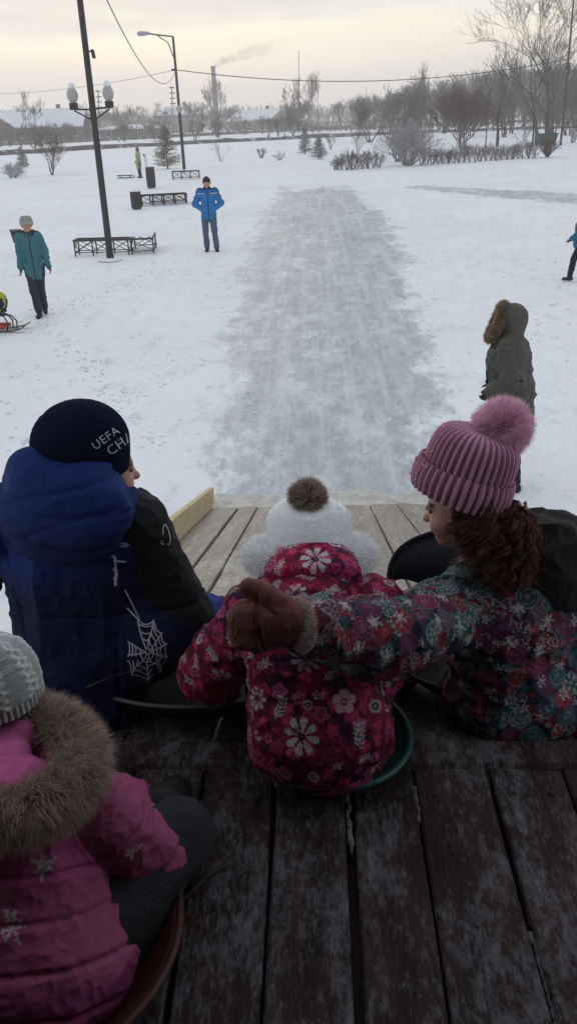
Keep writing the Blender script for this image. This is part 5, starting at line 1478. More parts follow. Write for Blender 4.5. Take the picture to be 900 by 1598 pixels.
MB().box(at(271.5, 109, p2[1]), (.3, .12, .12)).build('insulator', M_POLE, l2)

def cable(name, A, B, sag, label, r=.012, n=40):
    t = np.linspace(0, 1, n)[:, None]; P = A+(B-A)*t; P[:, 2] -= (4*sag*t*(1-t))[:, 0]
    o = MB().tube(P, r, 5).build(name, M_POLE, None, True, pivot=A); tag(o, label, 'cable', 'overhead cables')
A1 = p1+lean*7.05; B1 = p2+ln2*(at(271.5, 109, p2[1])[2]-p2[2])
cable('overhead_cable', A1, B1, 1.75, 'overhead cable sagging from the near lamp post to the far lamp post', .016)
C1 = at(800, 103, 62); C1b = at(885, 92, 62)
cable('overhead_cable', B1, C1b, .95, 'overhead cable from the far lamp post to the tall trees on the right', .024)
cable('overhead_cable', at(-60, 146, 75), B1, .45, 'thin faint overhead cable running off to the left from the far lamp post', .012)
cable('overhead_cable', at(-60, 17, 19), A1, .10, 'short overhead cable in the upper left corner of the sky', .011)

# ------------------------------------------------------------------ benches and bins
M_IRON = mat('brown_iron', (.040, .030, .030), .6, .3, 8, .2, 40, spec=.3)
M_SLAT = mat('dark_slat', (.055, .038, .036), .7, .3, 8, .3, 30, (1, 6, 1))
def bench_section(root, o, dirx, L, depth, nx, h=.45, slat_along=False):
    """a section from corner o along dirx, depth going back"""
    dx_ = nrm(np.array([dirx[0], dirx[1], 0])); dy_ = np.array([-dx_[1], dx_[0], 0]); Z = np.array([0, 0, 1.0])
    def P(a, b, c): return o+dx_*a+dy_*b+Z*c
    f = MB()
    for b_ in (0.02, depth-.02):
        f.beam(P(0, b_, h-.05), P(L, b_, h-.05), .03, .045); f.beam(P(.02, b_, .10), P(L-.02, b_, .10), .022, .022)
    for a_ in (0.015, L-.015):
        f.beam(P(a_, .035, h-.05), P(a_, depth-.035, h-.05), .03, .045); f.beam(P(a_, .035, .1), P(a_, depth-.035, .1), .022, .022)
    f.build('frame', M_IRON, root)
    for a_ in np.linspace(.02, L-.02, nx+1):
        for b_ in (.02, depth-.02): MB().beam(P(a_, b_+(.012 if b_ < .1 else -.012), -.05), P(a_, b_+(.012 if b_ < .1 else -.012), h-.03), .03, .03).build('leg', M_IRON, root)
    e_ = np.linspace(.02, L-.02, nx+1)
    for i in range(nx):
        for b_ in (.02, depth-.02):
            MB().beam(P(e_[i], b_, .11), P(e_[i+1], b_, h-.07), .016, .016).beam(P(e_[i], b_+.0155, h-.07), P(e_[i+1], b_+.0155, .11), .016, .016).build('cross_brace', M_IRON, root)
    for a_ in (.0, L): MB().beam(P(a_, .05, .11), P(a_, depth-.05, h-.07), .014, .014).beam(P(a_+.0135, .05, h-.07), P(a_+.0135, depth-.05, .11), .014, .014).build('cross_brace', M_IRON, root)
    n = max(4, int(L/.085)); w = L/n
    proto = None
    for k in range(n):
        if proto is None:
            proto = MB().beam((0, -depth/2-.015, 0), (0, depth/2+.015, 0), w*.62, .028, .004).build('slat', M_SLAT, root); s_ = proto
        else: s_ = proto.copy(); COL.objects.link(s_); s_.parent = root
        c = P((k+.5)*w, depth/2, h-.008)-wloc(root); s_.location = tuple(c); s_.rotation_euler = (0, 0, math.atan2(dx_[1], dx_[0]))
    g = np.random.default_rng(int(L*100)); V = []; F = []
    m = 24
    for j in range(7):
        for i in range(m+1):
            u, v = i/m, j/6; e = min(u, 1-u)*m/2.0; e2 = min(v, 1-v)*6/1.5
            z = h+.008+(.026*(.5+fbm(np.array([[u*L*6, v*3, L]]), 1, 3)[0]) if e > .1 and e2 > .1 else 0)
            V.append(P(u*L*.98+.01*L, depth*(.04+.92*v)+.0, z))
    for j in range(6):
        for i in range(m): F.append((j*(m+1)+i, j*(m+1)+i+1, (j+1)*(m+1)+i+1, (j+1)*(m+1)+i))
    return V, F
def snow_top(root, V, F): o = mk('snow_layer', V, F, M_CAP, root); return o
b0 = gnd(117, 400); b1 = gnd(201, 398); b0[2] = b1[2] = float(gz(b0[0], b0[1]))
bn = thing('bench', 'nearest bench, L-shaped with slat top and crossed iron sides, behind the lamp post', 'bench', b0, 'slatted benches in the snow')
bench_section(bn, b0, b1-b0, 1.46, .42, 3)
q0 = b0+np.array([1.50, -.02, 0]); v, f = bench_section(bn, q0, np.array([.995, .12]), .60, 1.15, 1); snow_top(bn, v, f)
c0 = gnd(222, 322); c0[2] = float(gz(c0[0], c0[1]))
bn = thing('bench', 'snow-topped bench with crossed iron sides, left of the man in blue', 'bench', c0, 'slatted benches in the snow')
v, f = bench_section(bn, c0, np.array([.97, .25]), 1.85, .55, 4); snow_top(bn, v, f)
v, f = bench_section(bn, c0+np.array([.2, .75, 0]), np.array([.97, .25]), 1.5, .4, 3, .44); snow_top(bn, v, f)
d0 = gnd(269, 281); d0[2] = float(gz(d0[0], d0[1]))
bn = thing('bench', 'far bench with crossed iron sides at the foot of the slim lamp post', 'bench', d0, 'slatted benches in the snow')
v, f = bench_section(bn, d0, np.array([1, .05]), 1.55, .5, 3, .48); snow_top(bn, v, f)
M_BIN = mat('dark_bin_steel', (.028, .028, .034), .5, .3, 6, .2, 30, spec=.35)
def bin_(px, py, r, h, label, taper=.92):
    P = gnd(px, py); P[2] = float(gz(P[0], P[1]))
    t = thing('trash_bin', label, 'trash bin', P, 'trash bins in the snow')
    MB().lathe(P, [(r*taper*.95, .02), (r*taper, .05), (r*.97, h*.9), (r, h*.91), (r*1.06, h*.92), (r*1.06, h), (r*.93, h), (r*.9, h*.75)], 20).build('barrel', M_BIN, t, True)
    b = MB()
    for k in range(10): a = 2*PI*k/10; b.beam(P+np.array([r*1.0*math.cos(a), r*1.0*math.sin(a), .08]), P+np.array([r*1.02*math.cos(a), r*1.02*math.sin(a), h*.88]), .025, .012)
    b.build('rib', M_BIN, t)
    MB().lathe(P, [(r*1.0, h+.002), (r*.8, h+.04), (r*.4, h+.06)], 14).build('snow_cap', M_CAP, t, True)
bin_(237, 294, .215, 1.0, 'tall round dark trash bin behind the snow-topped bench')
bin_(214, 326, .20, .66, 'low dark trash bin at the left end of the snow-topped bench')
P = gnd(32, 404); P[2] = float(gz(P[0], P[1]))
t = thing('trash_bin', 'tapered dark bin on a thin leg behind the woman in teal', 'trash bin', P, 'trash bins in the snow')
b = MB(); R0 = np.eye(3)
b.lathe(P+np.array([0, 0, .42]), [(.09, 0), (.14, .30), (.155, .305), (.155, .33), (.13, .33)], 16); b.build('barrel', M_BIN, t, True); MB().beam(P-np.array([0, 0, .05]), P+np.array([0, 0, .45]), .035, .035).build('leg', M_BIN, t)
# small sled and a pole by the far walker
P = gnd(196, 277); P[2] = float(gz(P[0], P[1]))
t = thing('sled', 'low dark sled on the snow left of the far walker', 'sled', P)
b = MB(); b.box(P+np.array([0, 0, .16]), (1.0, .34, .05), ch=.01); b.build('seat', M_IRON, t)
for yy in (-.16, .16):
    b = MB(); b.tube([P+np.array([-.5, yy, .03]), P+np.array([.45, yy, .03]), P+np.array([.62, yy, .12])], .02, 6); b.beam(P+np.array([-.3, yy, .03]), P+np.array([-.3, yy, .15]), .03, .03); b.beam(P+np.array([.3, yy, .03]), P+np.array([.3, yy, .15]), .03, .03); b.build('runner', M_IRON, t)
P = gnd(230, 278); P[2] = float(gz(P[0], P[1]))
t = thing('ski_pole', 'pair of thin ski poles stuck in the snow beside the far walker', 'ski poles', P)
b = MB(); b.tube([P, P+np.array([-.05, 0, 1.25])], .014, 5); b.tube([P+np.array([.14, .1, 0]), P+np.array([.03, .05, 1.25])], .014, 5); b.build('shaft', M_POLE, t); MB().ball(P+np.array([-.05, 0, 1.27]), (.05, .05, .09), 8).build('grip', M_BLK, t, True)
# football goal far left
P = gnd(2, 216); P[2] = float(gz(P[0], P[1]))
t = thing('football_goal', 'small white goal frame at the far left', 'goal', P)
b = MB(); W_ = 2.6
for xx in (-W_*.6, W_*.55): b.beam(P+np.array([xx, 0, 0]), P+np.array([xx, 0, 1.0*1.15]), .09, .09); b.beam(P+np.array([xx, .07, 1.1]), P+np.array([xx, 1.0, 0]), .06, .06)
b.beam(P+np.array([-W_*.6-.04, 0, 1.19]), P+np.array([W_*.55+.04, 0, 1.19]), .09, .09); b.build('frame', mat('white_paint', (.6, .61, .63), .6), t)

# ------------------------------------------------------------------ trees
M_BARK = mat('grey_bark', (.062, .050, .046), .9, .35, 5, .4, 20)
M_DTW = mat('dark_twigs', (.070, .056, .052), .9, .3, 3)
M_TWIG = mat('frosty_twigs', (.14, .108, .10), .9, .3, 3)
M_FROST = mat('hoar_frost_twigs', (.34, .325, .335), .9, .25, 3)
M_REDT = mat('red_brown_twigs', (.125, .078, .070), .9, .3, 3)
def grow(g, segs, twig, p, d, L, r, depth, spread, up, nseg=4, gn=.16, kids=(2, 4), shrink=.68, tmin=.006):
    pts = [p]; rr = [r]
    for k in range(nseg):
        d = nrm(d+g.normal(0, gn, 3)+np.array([0, 0, up])); p = p+d*L/nseg; pts.append(p); rr.append(max(tmin, r*(1-.55*(k+1)/nseg)))
    tgt = twig if depth <= 1 else segs
    for k in range(nseg): tgt.append([*pts[k], *pts[k+1], rr[k], rr[k+1]])
    if depth <= 0: return
    n = g.integers(kids[0], kids[1]+1)
    for k in range(n):
        i = g.integers(max(1, nseg//2), nseg+1) if k else nseg
        a = g.normal(0, 1, 3); a = nrm(a-d*(a@d)); nd = nrm(d+a*g.uniform(.5, 1.15)*spread)
        grow(g, segs, twig, pts[i], nd, L*shrink*g.uniform(.75, 1.15), max(tmin, rr[i]*.72), depth-1, spread, up, nseg, gn, kids, shrink, tmin)
def tree_meshes(seed, h, r, depth, spread=.6, up=.06, trunkf=.32, kids=(3, 4), tmin=.008, lean=(0, 0), stems=1, mt=None, mb=None, gn=.14, shrink=.72, twig_n=3):
    g = np.random.default_rng(seed); S = []; T = []
    for s in range(stems):
        d = nrm(np.array([lean[0]+(g.normal(0, .16) if stems > 1 else 0), lean[1]+(g.normal(0, .16) if stems > 1 else 0), 1.0]))
        st = np.array([g.normal(0, .12), g.normal(0, .12), -.1]) if stems > 1 else np.array([0, 0, -.1])
        grow(g, S, T, st, d, h*trunkf, r, depth, spread, up, 4, gn, kids, shrink, tmin)
    zmax = max(s[5] for s in S+T); k = h/zmax
    f = lambda A: np.array(A)*np.array([k, k, k, k, k, k, 1, 1])
    return f(S), f(T)
def tree(name, label, pos, S, T, group=None, mb=None, mt=None, cat='tree'):
    t = thing(name, label, cat, pos, group)
    v, f = segs_mesh(S, 6); mk('trunk', v+np.asarray(pos), f, mb or M_BARK, t)
    v, f = segs_mesh(T, 3); mk('crown', v+np.asarray(pos), f, mt or M_TWIG, t, smooth=False)
    return t
# the group of tall trees on the right
P = G(775, 228); S, T = tree_meshes(3, 8.4, .17, 6, .66, .05, .42, (2, 4), .009, (-.26, 0), gn=.10, shrink=.74)
tree('bare_tree', 'bare tree with a leaning trunk and fan-shaped crown, left of the tallest bare trees', P, S, T, mt=M_DTW)
P = G(757, 230); S, T = tree_meshes(5, 4.4, .07, 5, .5, .10, .42, (2, 4), .010, (.05, 0)); tree('bare_tree', 'slender low bare tree just left of the leaning trunk', P, S, T)
for k, (px, py, h, r, ln_, lab, sd) in enumerate([(853, 222, 14.5, .27, (-.03, 0), 'tallest bare tree, rising behind the green container on the right', 11), (836, 226, 13.8, .19, (-.10, .05), 'tall bare tree with thin trunk, just left of the green container', 14), (830, 229, 10.5, .10, (-.10, 0), 'thin bare tree, leftmost in the clump by the green container', 17), (858, 219, 14.0, .20, (.08, .1), 'bare tree leaning right behind the green container', 23)]):
    P = G(px, py); S, T = tree_meshes(sd, h, r, 6 if k != 2 else 5, .60, .055, .38, (2, 4), .009, ln_, gn=.09, shrink=.75); tree('bare_tree', lab, P, S, T, mt=M_DTW)
P = G(874, 226); t = thing('utility_pole', 'straight dark pole right of the green container', 'pole', P)
MB().tube([P-np.array([0, 0, .1]), P+np.array([-.12, 0, 7]), P+np.array([-.3, 0, 14])], [.10, .09, .06], 8).build('pole', M_POLE, t, True); MB().box(P+np.array([-.12, -.12, 6.1]), (.3, .2, .5)).build('box', M_POLE, t)
P = G(720, 232); S, T = tree_meshes(31, 5.2, .06, 5, .42, .10, .5, (3, 4), .010, (0, 0), 11); tree('bare_shrub', 'dense reddish-brown shrub of many stems behind the hedge', P, S, T, mt=M_REDT, mb=M_REDT, cat='shrub')
def shrub(px, py, h, w, stems, seed, label, name='bare_shrub', mt=None, depth=4, group=None, mb=None, tm=.006):
    P = G(px, py); g = np.random.default_rng(seed); S = []; T = []
    for s in range(stems):
        a = g.uniform(0, 2*PI); q = g.uniform(.1, 1); d = nrm(np.array([math.cos(a)*q*w/h, math.sin(a)*q*w/h, 1]))
        grow(g, S, T, np.array([math.cos(a)*w*.08, math.sin(a)*w*.08, -.05]), d, h*.5, .02, depth, .55, .06, 3, .14, (2, 3), .66, tm)
    z = max(s[5] for s in S+T); S = np.array(S); T = np.array(T); S[:, :6] *= h/z; T[:, :6] *= h/z
    return tree(name, label, P, S, T, group, mb or mt, mt, 'shrub')
shrub(636, 258, 2.8, 3.4, 80, 41, 'big rounded frosted shrub in front of the hedge on the right', 'frosted_shrub', M_FROST, 4, tm=.007)
shrub(620, 252, 2.5, 1.8, 24, 42, 'frosted grey shrub leaning on the big rounded shrub', 'frosted_shrub', M_TWIG, 4)
shrub(82, 273, 3.0, 1.1, 12, 43, 'tall bare shrub on the left, right of the frosted low bush', 'bare_shrub', M_REDT, 5)
shrub(22, 277, 1.0, 1.5, 34, 44, 'low frosted bush at the left border', 'frosted_shrub', M_FROST, 4)
shrub(256, 240, 2.2, .9, 9, 45, 'bare twiggy shrub behind the far walker', 'bare_shrub', M_TWIG, 4)
shrub(558, 236, 2.1, 1.3, 10, 46, 'bare shrub right of the frosted spruces', 'bare_shrub', M_TWIG, 4)
shrub(516, 233, 1.5, .9, 6, 47, 'small bare shrub beside the frosted spruces', 'bare_shrub', M_TWIG, 4)
shrub(345, 252, 1.4, .6, 6, 48, 'thin frosted weed clump right of the slim lamp post', 'frosted_shrub', M_FROST, 3)
shrub(408, 247, .8, 1.0, 16, 49, 'low dark shrub in the open field left of the spruces', 'bare_shrub', M_TWIG, 3)
shrub(436, 250, .7, .9, 12, 50, 'low frosted shrub in the open field nearest the spruces', 'frosted_shrub', M_FROST, 3)
shrub(815, 222, 1.9, 1.2, 10, 51, 'small bare shrub in the snow beyond the hedge', 'bare_shrub', M_TWIG, 4)
shrub(893, 222, 2.4, 1.6, 20, 52, 'dense bare shrub at the right border behind the pole', 'bare_shrub', M_REDT, 4)
# hedge
g = np.random.default_rng(60)
hx0 = G(524, 266); hx1 = G(832, 246)
for k in range(38):
    f = k/37; px = 524+308*f; py = 265.5-19.5*f+g.uniform(-.8, .8)
    if 596 < px < 652: continue
    h = g.uniform(.85, 1.15)*(1 if k > 2 else .85)
    shrub(px, py, h*1.12, .72, 13, 100+k, 'leafless frosted hedge bush in the long row on the right', 'hedge_bush', M_FROST if k % 3 else M_TWIG, 3, 'bushes of the leafless hedge', tm=.008)
shrub(853, 245, 1.35, .9, 42, 140, 'dense dark hedge bush below the green container', 'hedge_bush', M_REDT, 3, 'bushes of the leafless hedge', tm=.009)
# green container behind the hedge
P = G(851, 226); t = thing('skip_container', 'dark green open container behind the end of the hedge', 'container', P)
b = MB(); V = []
for z, e in ((.05, .82), (.95, 1.0)):
    for sx, sy in ((-1, -1), (1, -1), (1, 1), (-1, 1)): V.append(P+np.array([sx*.85*e, sy*.5*e, z]))
for z, e in ((.95, .95), (.2, .78)):
    for sx, sy in ((-1, -1), (1, -1), (1, 1), (-1, 1)): V.append(P+np.array([sx*.85*e, sy*.5*e, z]))
F = [(3, 2, 1, 0)]+[(r*4+k, r*4+(k+1) % 4, (r+1)*4+(k+1) % 4, (r+1)*4+k) for r in range(3) for k in range(4)]+[(12, 13, 14, 15)]
M_GRN = mat('green_paint', (.012, .055, .042), .55, .3, 4, .1, 30)
mk('body', V, F, M_GRN, t, smooth=False)
b = MB()
for sy in (-1, 1): b.beam(P+np.array([-.88, sy*.5, .96]), P+np.array([.88, sy*.5, .96]), .05, .05)
for sx in (-1, 1): b.beam(P+np.array([sx*.86, -.46, .965]), P+np.array([sx*.86, .46, .965]), .05, .05)
b.build('rim', M_GRN, t)
# young conifers
M_NEED = mat('frosted_needles', (.26, .28, .275), .9, .4, 4)
def conifer(px, py, h, w, seed, label, mt):
    P = G(px, py); g = np.random.default_rng(seed); S = [[0, 0, -.05, 0, 0, h, .05*h/2.5, .008]]; T = []
    nlev = int(12+h*7)
    for k in range(nlev):
        z = h*(.06+.90*k/nlev); R_ = w*(1-k/nlev)**.85+.06
        for q in range(9):
            a = g.uniform(0, 2*PI); l = R_*g.uniform(.7, 1.1); d = np.array([math.cos(a), math.sin(a), g.uniform(-.05, .35)])
            e = np.array([0, 0, z])+d*l; T.append([0, 0, z, *e, .012, .006])
            for j in range(int(14*l)+5):
                u = g.uniform(.15, 1); b_ = np.array([0, 0, z])+d*l*u; n_ = nrm(d+g.normal(0, .7, 3))*g.uniform(.07, .15); T.append([*b_, *(b_+n_), .012, .004])
    return tree('young_conifer', label, P, S, T, mt=mt, cat='conifer')
conifer(476, 241, 2.4, .62, 1, 'taller frosted young spruce of the pair in the open field', M_NEED)
conifer(497, 248, 1.7, .72, 2, 'shorter frosted young spruce right of its taller neighbour', M_NEED)
conifer(262, 263, 2.9, 1.15, 3, 'bushy frosted pine between the far walker and the slim lamp post', mat('olive_needles', (.25, .21, .155), .9, .4, 4))
conifer(37, 262, 1.6, .5, 4, 'small grey spruce beside the low frosted bush on the left', M_NEED)

# ------------------------------------------------------------------ houses beyond the field
M_HW = mat('pale_plaster', (.30, .275, .25), .9, .2, .6, .1, 5)
M_HB = mat('brown_timber', (.13, .10, .085), .9, .3, .8, .2, 6, (1, 1, 4))
M_ROOF = mat('snowy_roof', (.72, .74, .78), .9, .08, .8)
M_WIN = mat('dark_window', (.03, .033, .04), .2, .2, spec=.5)
M_FRM = mat('window_frame_paint', (.5, .5, .5), .7)
def house(px, py, W_, D, hw, hr, label, m, win=5, hip=False, gable='side', yaw=0.0, chim=True, dist=None):
    P = gnd(px, py) if dist is None else at(px, py, dist); P[2] = float(gz(P[0], P[1])) if dist is None else 0
    t = thing('house', label, 'house', P); c, s = math.cos(yaw), math.sin(yaw); R = np.array([[c, -s, 0], [s, c, 0], [0, 0, 1]])
    w = MB(); w.box(P+np.array([0, 0, hw/2-.3]), (W_, D, hw+.6), R)
    if not hip:
        for sx in (-1, 1):
            x = sx*W_/2; tri = [(x, -D/2, hw), (x, D/2, hw), (x, 0, hw+hr*.97), (x-sx*.2, -D/2, hw), (x-sx*.2, D/2, hw), (x-sx*.2, 0, hw+hr*.97)]
            w.add(P+np.array(tri)@R.T, [(0, 1, 2), (5, 4, 3), (0, 3, 4, 1), (1, 4, 5, 2), (2, 5, 3, 0)])
    w.build('wall', m, t)
    o = .5; x0 = W_/2+o; y0 = D/2+o; rx0 = (W_/2+o if not hip else W_*.22); zb = hw-.15
    th_ = .28
    top = [(-x0, -y0, zb), (x0, -y0, zb), (rx0, 0, hw+hr), (-rx0, 0, hw+hr), (x0, y0, zb), (-x0, y0, zb)]
    V = top+[(a, b_, z+th_) for a, b_, z in top]
    F = [(0, 1, 2, 3)[::-1], (4, 5, 3, 2)[::-1], (6, 7, 8, 9), (10, 11, 9, 8), (0, 1, 7, 6), (4, 5, 11, 10), (1, 2, 8, 7), (2, 4, 10, 8), (5, 3, 9, 11), (3, 0, 6, 9)]
    if hip: F += [(1, 4, 2), (5, 0, 3), (7, 10, 8), (11, 6, 9)]
    rf = mk('roof', P+np.array(V)@R.T, F, M_ROOF, t, smooth=False)
    if chim: MB().box(P+R@np.array([W_*.18, .4, hw+hr+.25]), (.7, .7, 1.5), R).build('chimney', M_HB, rf)
    for k in range(win):
        x = -W_/2+W_*(k+.5)/win
        f_ = MB().box(P+R@np.array([x, -D/2-.03, hw*.55]), (1.15, .10, 1.35), R).build('window', M_FRM, t)
        MB().box(P+R@np.array([x-.26, -D/2-.09, hw*.55]), (.44, .05, 1.1), R).build('pane', M_WIN, f_); MB().box(P+R@np.array([x+.26, -D/2-.09, hw*.55]), (.44, .05, 1.1), R).build('pane', M_WIN, f_)
house(72, 194, 15.5, 9, 2.5, 2.9, 'long house with a wide snowy roof at the left', M_HB, 6, yaw=.06, dist=175)
house(22, 196, 9, 8, 2.6, 2.3, 'house with a snowy roof partly behind trees at the left border', M_HB, 3, yaw=1.2, dist=165, chim=False)
house(277, 186, 10.5, 9, 4.0, 1.6, 'house with a low hipped snowy roof behind the slim lamp post', M_HW, 4, True, dist=215)
house(405, 184, 12, 9, 2.2, 2.1, 'snow-roofed house with a dark gable beside the chimney stack', M_HW, 3, yaw=-.55, dist=225)
house(210, 191, 13, 5, 1.7, .35, 'low flat shed with a snowy roof between the lamp posts', M_HB, 4, True, dist=180, chim=False)
house(447, 178, 9, 8, 2.6, 2.0, 'small far snow-roofed house right of the gable', M_HB, 3, dist=300, chim=False)
# brick chimney stack with smoke
P = at(337, 176, 330); P[2] = 0; ct = at(335.5, 103, 330)
t = thing('chimney_stack', 'tall dark factory chimney with drifting smoke above the trees', 'chimney', P)
MB().lathe(P, [(1.15, -1), (1.0, 6), (.78, ct[2]-.6), (.9, ct[2]-.5), (.9, ct[2]), (.6, ct[2])], 14).build('stack', mat('sooty_brick', (.10, .072, .062), .9, .3, 2, .2, 8), t, True)
for z in (6, 10, 14): MB().lathe(P+np.array([0, 0, z]), [(1.06-.022*z+.06, 0), (1.06-.022*z+.06, .4)], 14).build('band', M_HB, t)
sm = bpy.data.materials.new('chimney_smoke'); sm.use_nodes = True; n_ = sm.node_tree; n_.nodes.clear()
o1 = n_.nodes.new('ShaderNodeOutputMaterial'); pv = n_.nodes.new('ShaderNodeVolumePrincipled'); pv.inputs['Color'].default_value = (.40, .385, .41, 1); pv.inputs['Density'].default_value = .05
gq = n_.nodes.new('ShaderNodeNewGeometry'); vd_ = n_.nodes.new('ShaderNodeVectorMath'); vd_.operation = 'DISTANCE'; n_.links.new(gq.outputs['Position'], vd_.inputs[0]); vd_.inputs[1].default_value = tuple(ct)
mq = n_.nodes.new('ShaderNodeMapRange'); mq.inputs['From Max'].default_value = 24; mq.inputs['To Min'].default_value = .26; mq.inputs['To Max'].default_value = .02; n_.links.new(vd_.outputs['Value'], mq.inputs[0])
nq = n_.nodes.new('ShaderNodeTexNoise'); nq.inputs['Scale'].default_value = .55; nq.inputs['Detail'].default_value = 4; n_.links.new(gq.outputs['Position'], nq.inputs['Vector'])
mm_ = n_.nodes.new('ShaderNodeMapRange'); mm_.inputs['From Min'].default_value = .35; mm_.inputs['From Max'].default_value = .65; n_.links.new(nq.outputs[0], mm_.inputs[0])
mt_ = n_.nodes.new('ShaderNodeMath'); mt_.operation = 'MULTIPLY'; n_.links.new(mq.outputs[0], mt_.inputs[0]); n_.links.new(mm_.outputs[0], mt_.inputs[1]); n_.links.new(mt_.outputs[0], pv.inputs['Density'])
n_.links.new(pv.outputs[0], o1.inputs['Volume'])
sp = [at(336+x, 103-y, 330) for x, y in ((0, 0), (8, 5), (24, 12), (48, 19), (78, 27), (118, 38))]
pr_ = []
g = np.random.default_rng(70)
for k in range(5):
    for q in range(5):
        f = (k+q/5)/5; c = sp[k]*(1-q/5)+sp[k+1]*(q/5); pr_.append(El(c+g.normal(0, .5*f+.1, 3), np.array([.8+2.2*f, .8+2.0*f, .55+1.5*f])*g.uniform(.8, 1.2)))
V, Q, N = blob(pr_, .35, .9, 2); o = mk('smoke', V, Q, sm); tag(o, 'thin grey smoke trailing right from the factory chimney', kind='stuff')
# masts
def mast(px, py, top_y, dist, r, label, lattice=False):
    P = at(px, py, dist); P[2] = 0; T_ = at(px, top_y, dist); t = thing('mast', label, 'mast', P)
    b = MB(); b.tube([P, T_], [r, r*.5], 6)
    b.build('pole', M_POLE, t)
    if lattice:
        b = MB(); 
        for k in range(4): b.box(T_-np.array([0, 0, .4+k*1.2]), (1.4, .5, .25))
        b.build('cross_arm', M_POLE, t)
mast(466, 186, 78, 240, .16, 'thin antenna mast standing left of the twin bare trees')
mast(268, 180, 134, 230, .22, 'far antenna post with cross arms behind the hipped roof', True)
mast(153, 180, 140, 230, .25, 'far post with cross arms just left of the near lamp globe', True)

# ---- treeline: individual bare trees far behind the field, sharing a few shapes
protos = []
for k in range(9):
    g = np.random.default_rng(200+k); h = 1.0
    S, T = tree_meshes(200+k, 8.0, .13, 5, (.50, .60, .42)[k % 3], .10, (.28, .16, .20)[k % 3], (2, 4), .018, (0, 0), (3, 2, 4)[k % 3], gn=.13)
    v, f = segs_mesh(S, 4); v2, f2 = segs_mesh(T, 3)
    mt = (M_TWIG, M_REDT, M_TWIG)[k % 3]
    a = mk('trunk', v, f, M_BARK); b = mk('crown', v2, f2, mt, smooth=False); protos.append((a.data, b.data))
    bpy.data.objects.remove(a); bpy.data.objects.remove(b)
def far_tree(px, py, dist, h, k, label, w=1.0, group=None, name='bare_tree'):
    P = at(px, py, dist); P[2] = float(gz(P[0], P[1])); t = thing(name, label, 'tree', P, group); g = np.random.default_rng(int(abs(px*7)+dist))
    t.scale = (w*h/8, w*h/8, h/8); t.rotation_euler = (0, 0, g.uniform(0, 6))
    for nm, me in zip(('trunk', 'crown'), protos[k % 9]):
        o = bpy.data.objects.new(nm, me); COL.objects.link(o); o.parent = t
far_tree(463, 186, 170, 9.5, 1, 'wide bare tree at the antenna mast', .9)
far_tree(487, 186, 175, 10.5, 4, 'left one of the twin tall bare poplars near the mast', .42); far_tree(494, 186, 178, 11.0, 7, 'right one of the twin tall bare poplars near the mast', .40)
far_tree(664, 186, 150, 10.5, 4, 'narrow tall bare poplar above the treeline', .42); far_tree(340, 186, 240, 13, 0, 'big dark bare tree in front of the factory chimney', .75)
far_tree(45, 190, 120, 7.2, 1, 'bare tree in front of the long house roof', .7); far_tree(640, 186, 160, 7.5, 5, 'bare tree left of the narrow poplar', .7); far_tree(607, 186, 165, 8.0, 8, 'bare tree above the big rounded shrub', .7)
g = np.random.default_rng(77)
for k in range(190):
    px = g.uniform(-60, 960); dist = g.uniform(165, 330)
    right = np.clip((px-480)/300, 0, 1)
    h = g.uniform(3.6, 7.0)+right*g.uniform(2.5, 6.5)
    if 90 < px < 130 or 380 < px < 440: h *= .65
    far_tree(px, 190, dist, h, int(g.integers(9)), 'bare grey-brown tree in the far treeline', g.uniform(.9, 1.5), 'bare trees of the far treeline')
for k in range(46):                                       # closer thicket on the right side of the field
    px = g.uniform(560, 960); dist = g.uniform(95, 160)
    far_tree(px, 190, dist, g.uniform(3.5, 7.5)*(.75+.45*(px-560)/400), int(g.integers(9)), 'bare brown tree of the thicket on the right', g.uniform(.9, 1.4), 'bare trees of the right-hand thicket')
for k in range(44):
    px = g.uniform(-40, 470) if k < 26 else g.uniform(-40, 150); dist = g.uniform(130, 165)
    far_tree(px, 190, dist, g.uniform(1.8, 3.6), int(g.integers(9)), 'low bare tree in front of the far houses', g.uniform(1.0, 1.6), 'low bare trees before the far houses')
# brushwood between the far trees
S = []
for k in range(9000):
    a = g.uniform(-.55, .55); d = g.uniform(165, 330); x, y = d*math.sin(a), d*math.cos(a); q = np.array([g.normal(0, .5), g.normal(0, .5), g.uniform(.6, 2.6)*(1+.5*(a > .05))])
    if vnoise(np.array([[x, y, 0]]), .05, 5)[0] < .40: continue
    S.append([x, y, float(gz(x, y))-.1, x+q[0], y+q[1], q[2], .07, .02])
v, f = segs_mesh(S, 3); o = mk('brushwood', v, f, M_TWIG, smooth=False); tag(o, 'low brushwood filling the gaps between the far trees', kind='stuff')
# far-off wood that reads as one mass
S = []
for k in range(9000):
    a = g.uniform(-.62, .62); d = g.uniform(340, 620); x, y = d*math.sin(a), d*math.cos(a); h = g.uniform(4, 9)*(1+.35*(a > .05))
    z = h*g.uniform(.0, 1); q = g.normal(0, 1.1, 3); S.append([x, y, z*.6, x+q[0], y+q[1], min(h, z*.6+h*.4), .22, .06])
v, f = segs_mesh(S, 3); o = mk('distant_wood', v, f, M_TWIG, smooth=False); tag(o, 'far-off grey wood along the horizon', kind='stuff')
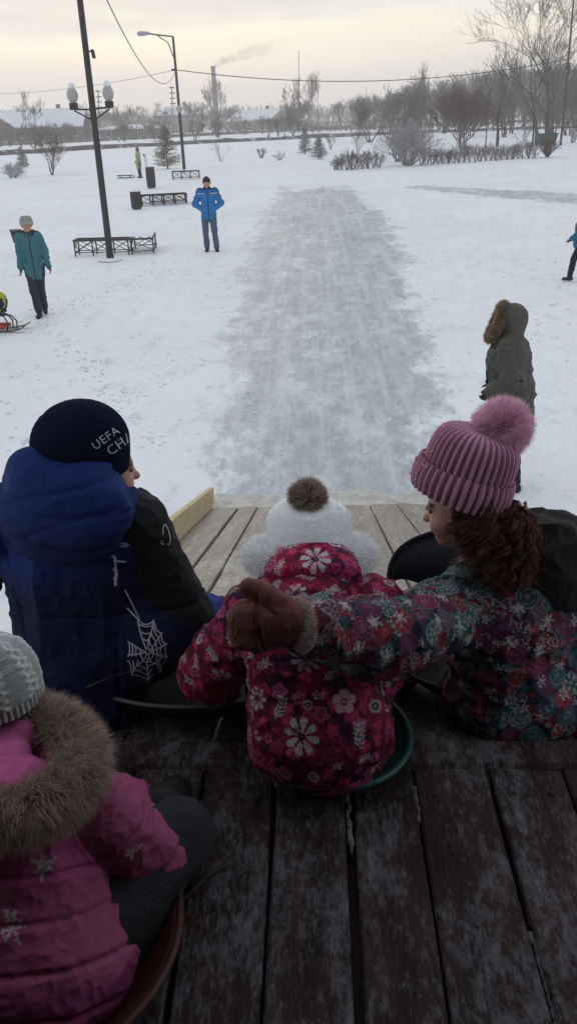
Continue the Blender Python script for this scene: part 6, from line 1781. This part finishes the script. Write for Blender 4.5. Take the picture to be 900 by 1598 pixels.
# dry grass tips through the snow
S = []
for k in range(420):
    if k < 60: P = gnd(g.uniform(150, 330), g.uniform(560, 640))
    else: P = gnd(g.uniform(-40, 940), 215+385*g.uniform(0, 1)**1.6)
    if abs(P[0]-.3) < 2.6 and P[1] < 44: continue
    z = float(gz(P[0], P[1])); n = int(g.integers(3, 8)); sc_ = g.uniform(.25, .7)
    for j in range(n):
        b_ = np.array([P[0]+g.normal(0, .07), P[1]+g.normal(0, .07), z-.01]); S.append([*b_, *(b_+np.array([g.normal(0, .05), g.normal(0, .05), g.uniform(.02, .07)])*sc_), .004, .0015])
v, f = segs_mesh(S, 3); o = mk('dry_grass', v, f, mat('dry_grass_blades', (.16, .13, .10), .9), smooth=False); tag(o, 'sparse dry grass tips poking through the snow', kind='stuff')
# small clods and scuffed lumps of snow around the run
S = MB()
TR = [(66, 494, 330, 394), (66, 494, 250, 700), (330, 394, 420, 760), (700, 770, 640, 330), (880, 440, 700, 760), (20, 700, 330, 560), (237, 300, 400, 420)]
for k in range(1300):
    P = gnd(g.uniform(-40, 940), 230+520*g.uniform(0, 1)**1.3)
    if k > 450:
        a_, b_, c_, d_ = TR[k % len(TR)]; f_ = g.uniform(); P = gnd(a_+(c_-a_)*f_+g.normal(0, 9), b_+(d_-b_)*f_+g.normal(0, 6))
    if -1.1 < P[0] < 1.3 and P[1] < 7.6: continue
    r_ = g.uniform(.006, .024); S.ball((P[0], P[1], float(gz(P[0], P[1]))+r_*.2), np.array([r_*1.5, r_*1.2, r_*.7]), 6)
o = S.build('snow_clods', mat('snow_clod', (.70, .72, .76), .9, .15, 20), None, True); tag(o, 'small clods of snow scattered over the field', kind='stuff')
# ------------------------------------------------------------------ winter haze
hm = bpy.data.materials.new('winter_haze'); hm.use_nodes = True; n_ = hm.node_tree; n_.nodes.clear()
o1 = n_.nodes.new('ShaderNodeOutputMaterial'); pv = n_.nodes.new('ShaderNodeVolumePrincipled')
pv.inputs['Color'].default_value = (.99, .965, .95, 1); pv.inputs['Density'].default_value = .0015; pv.inputs['Anisotropy'].default_value = 0.35
n_.links.new(pv.outputs[0], o1.inputs['Volume'])
V = [(x, y, z) for x in (-950, 950) for y in (-950, 950) for z in (-1.8, 36)]
o = mk('haze', V, [(0, 1, 3, 2), (4, 6, 7, 5), (0, 4, 5, 1), (2, 3, 7, 6), (0, 2, 6, 4), (1, 5, 7, 3)], hm, smooth=False); tag(o, 'thin winter haze over the whole field', kind='stuff')
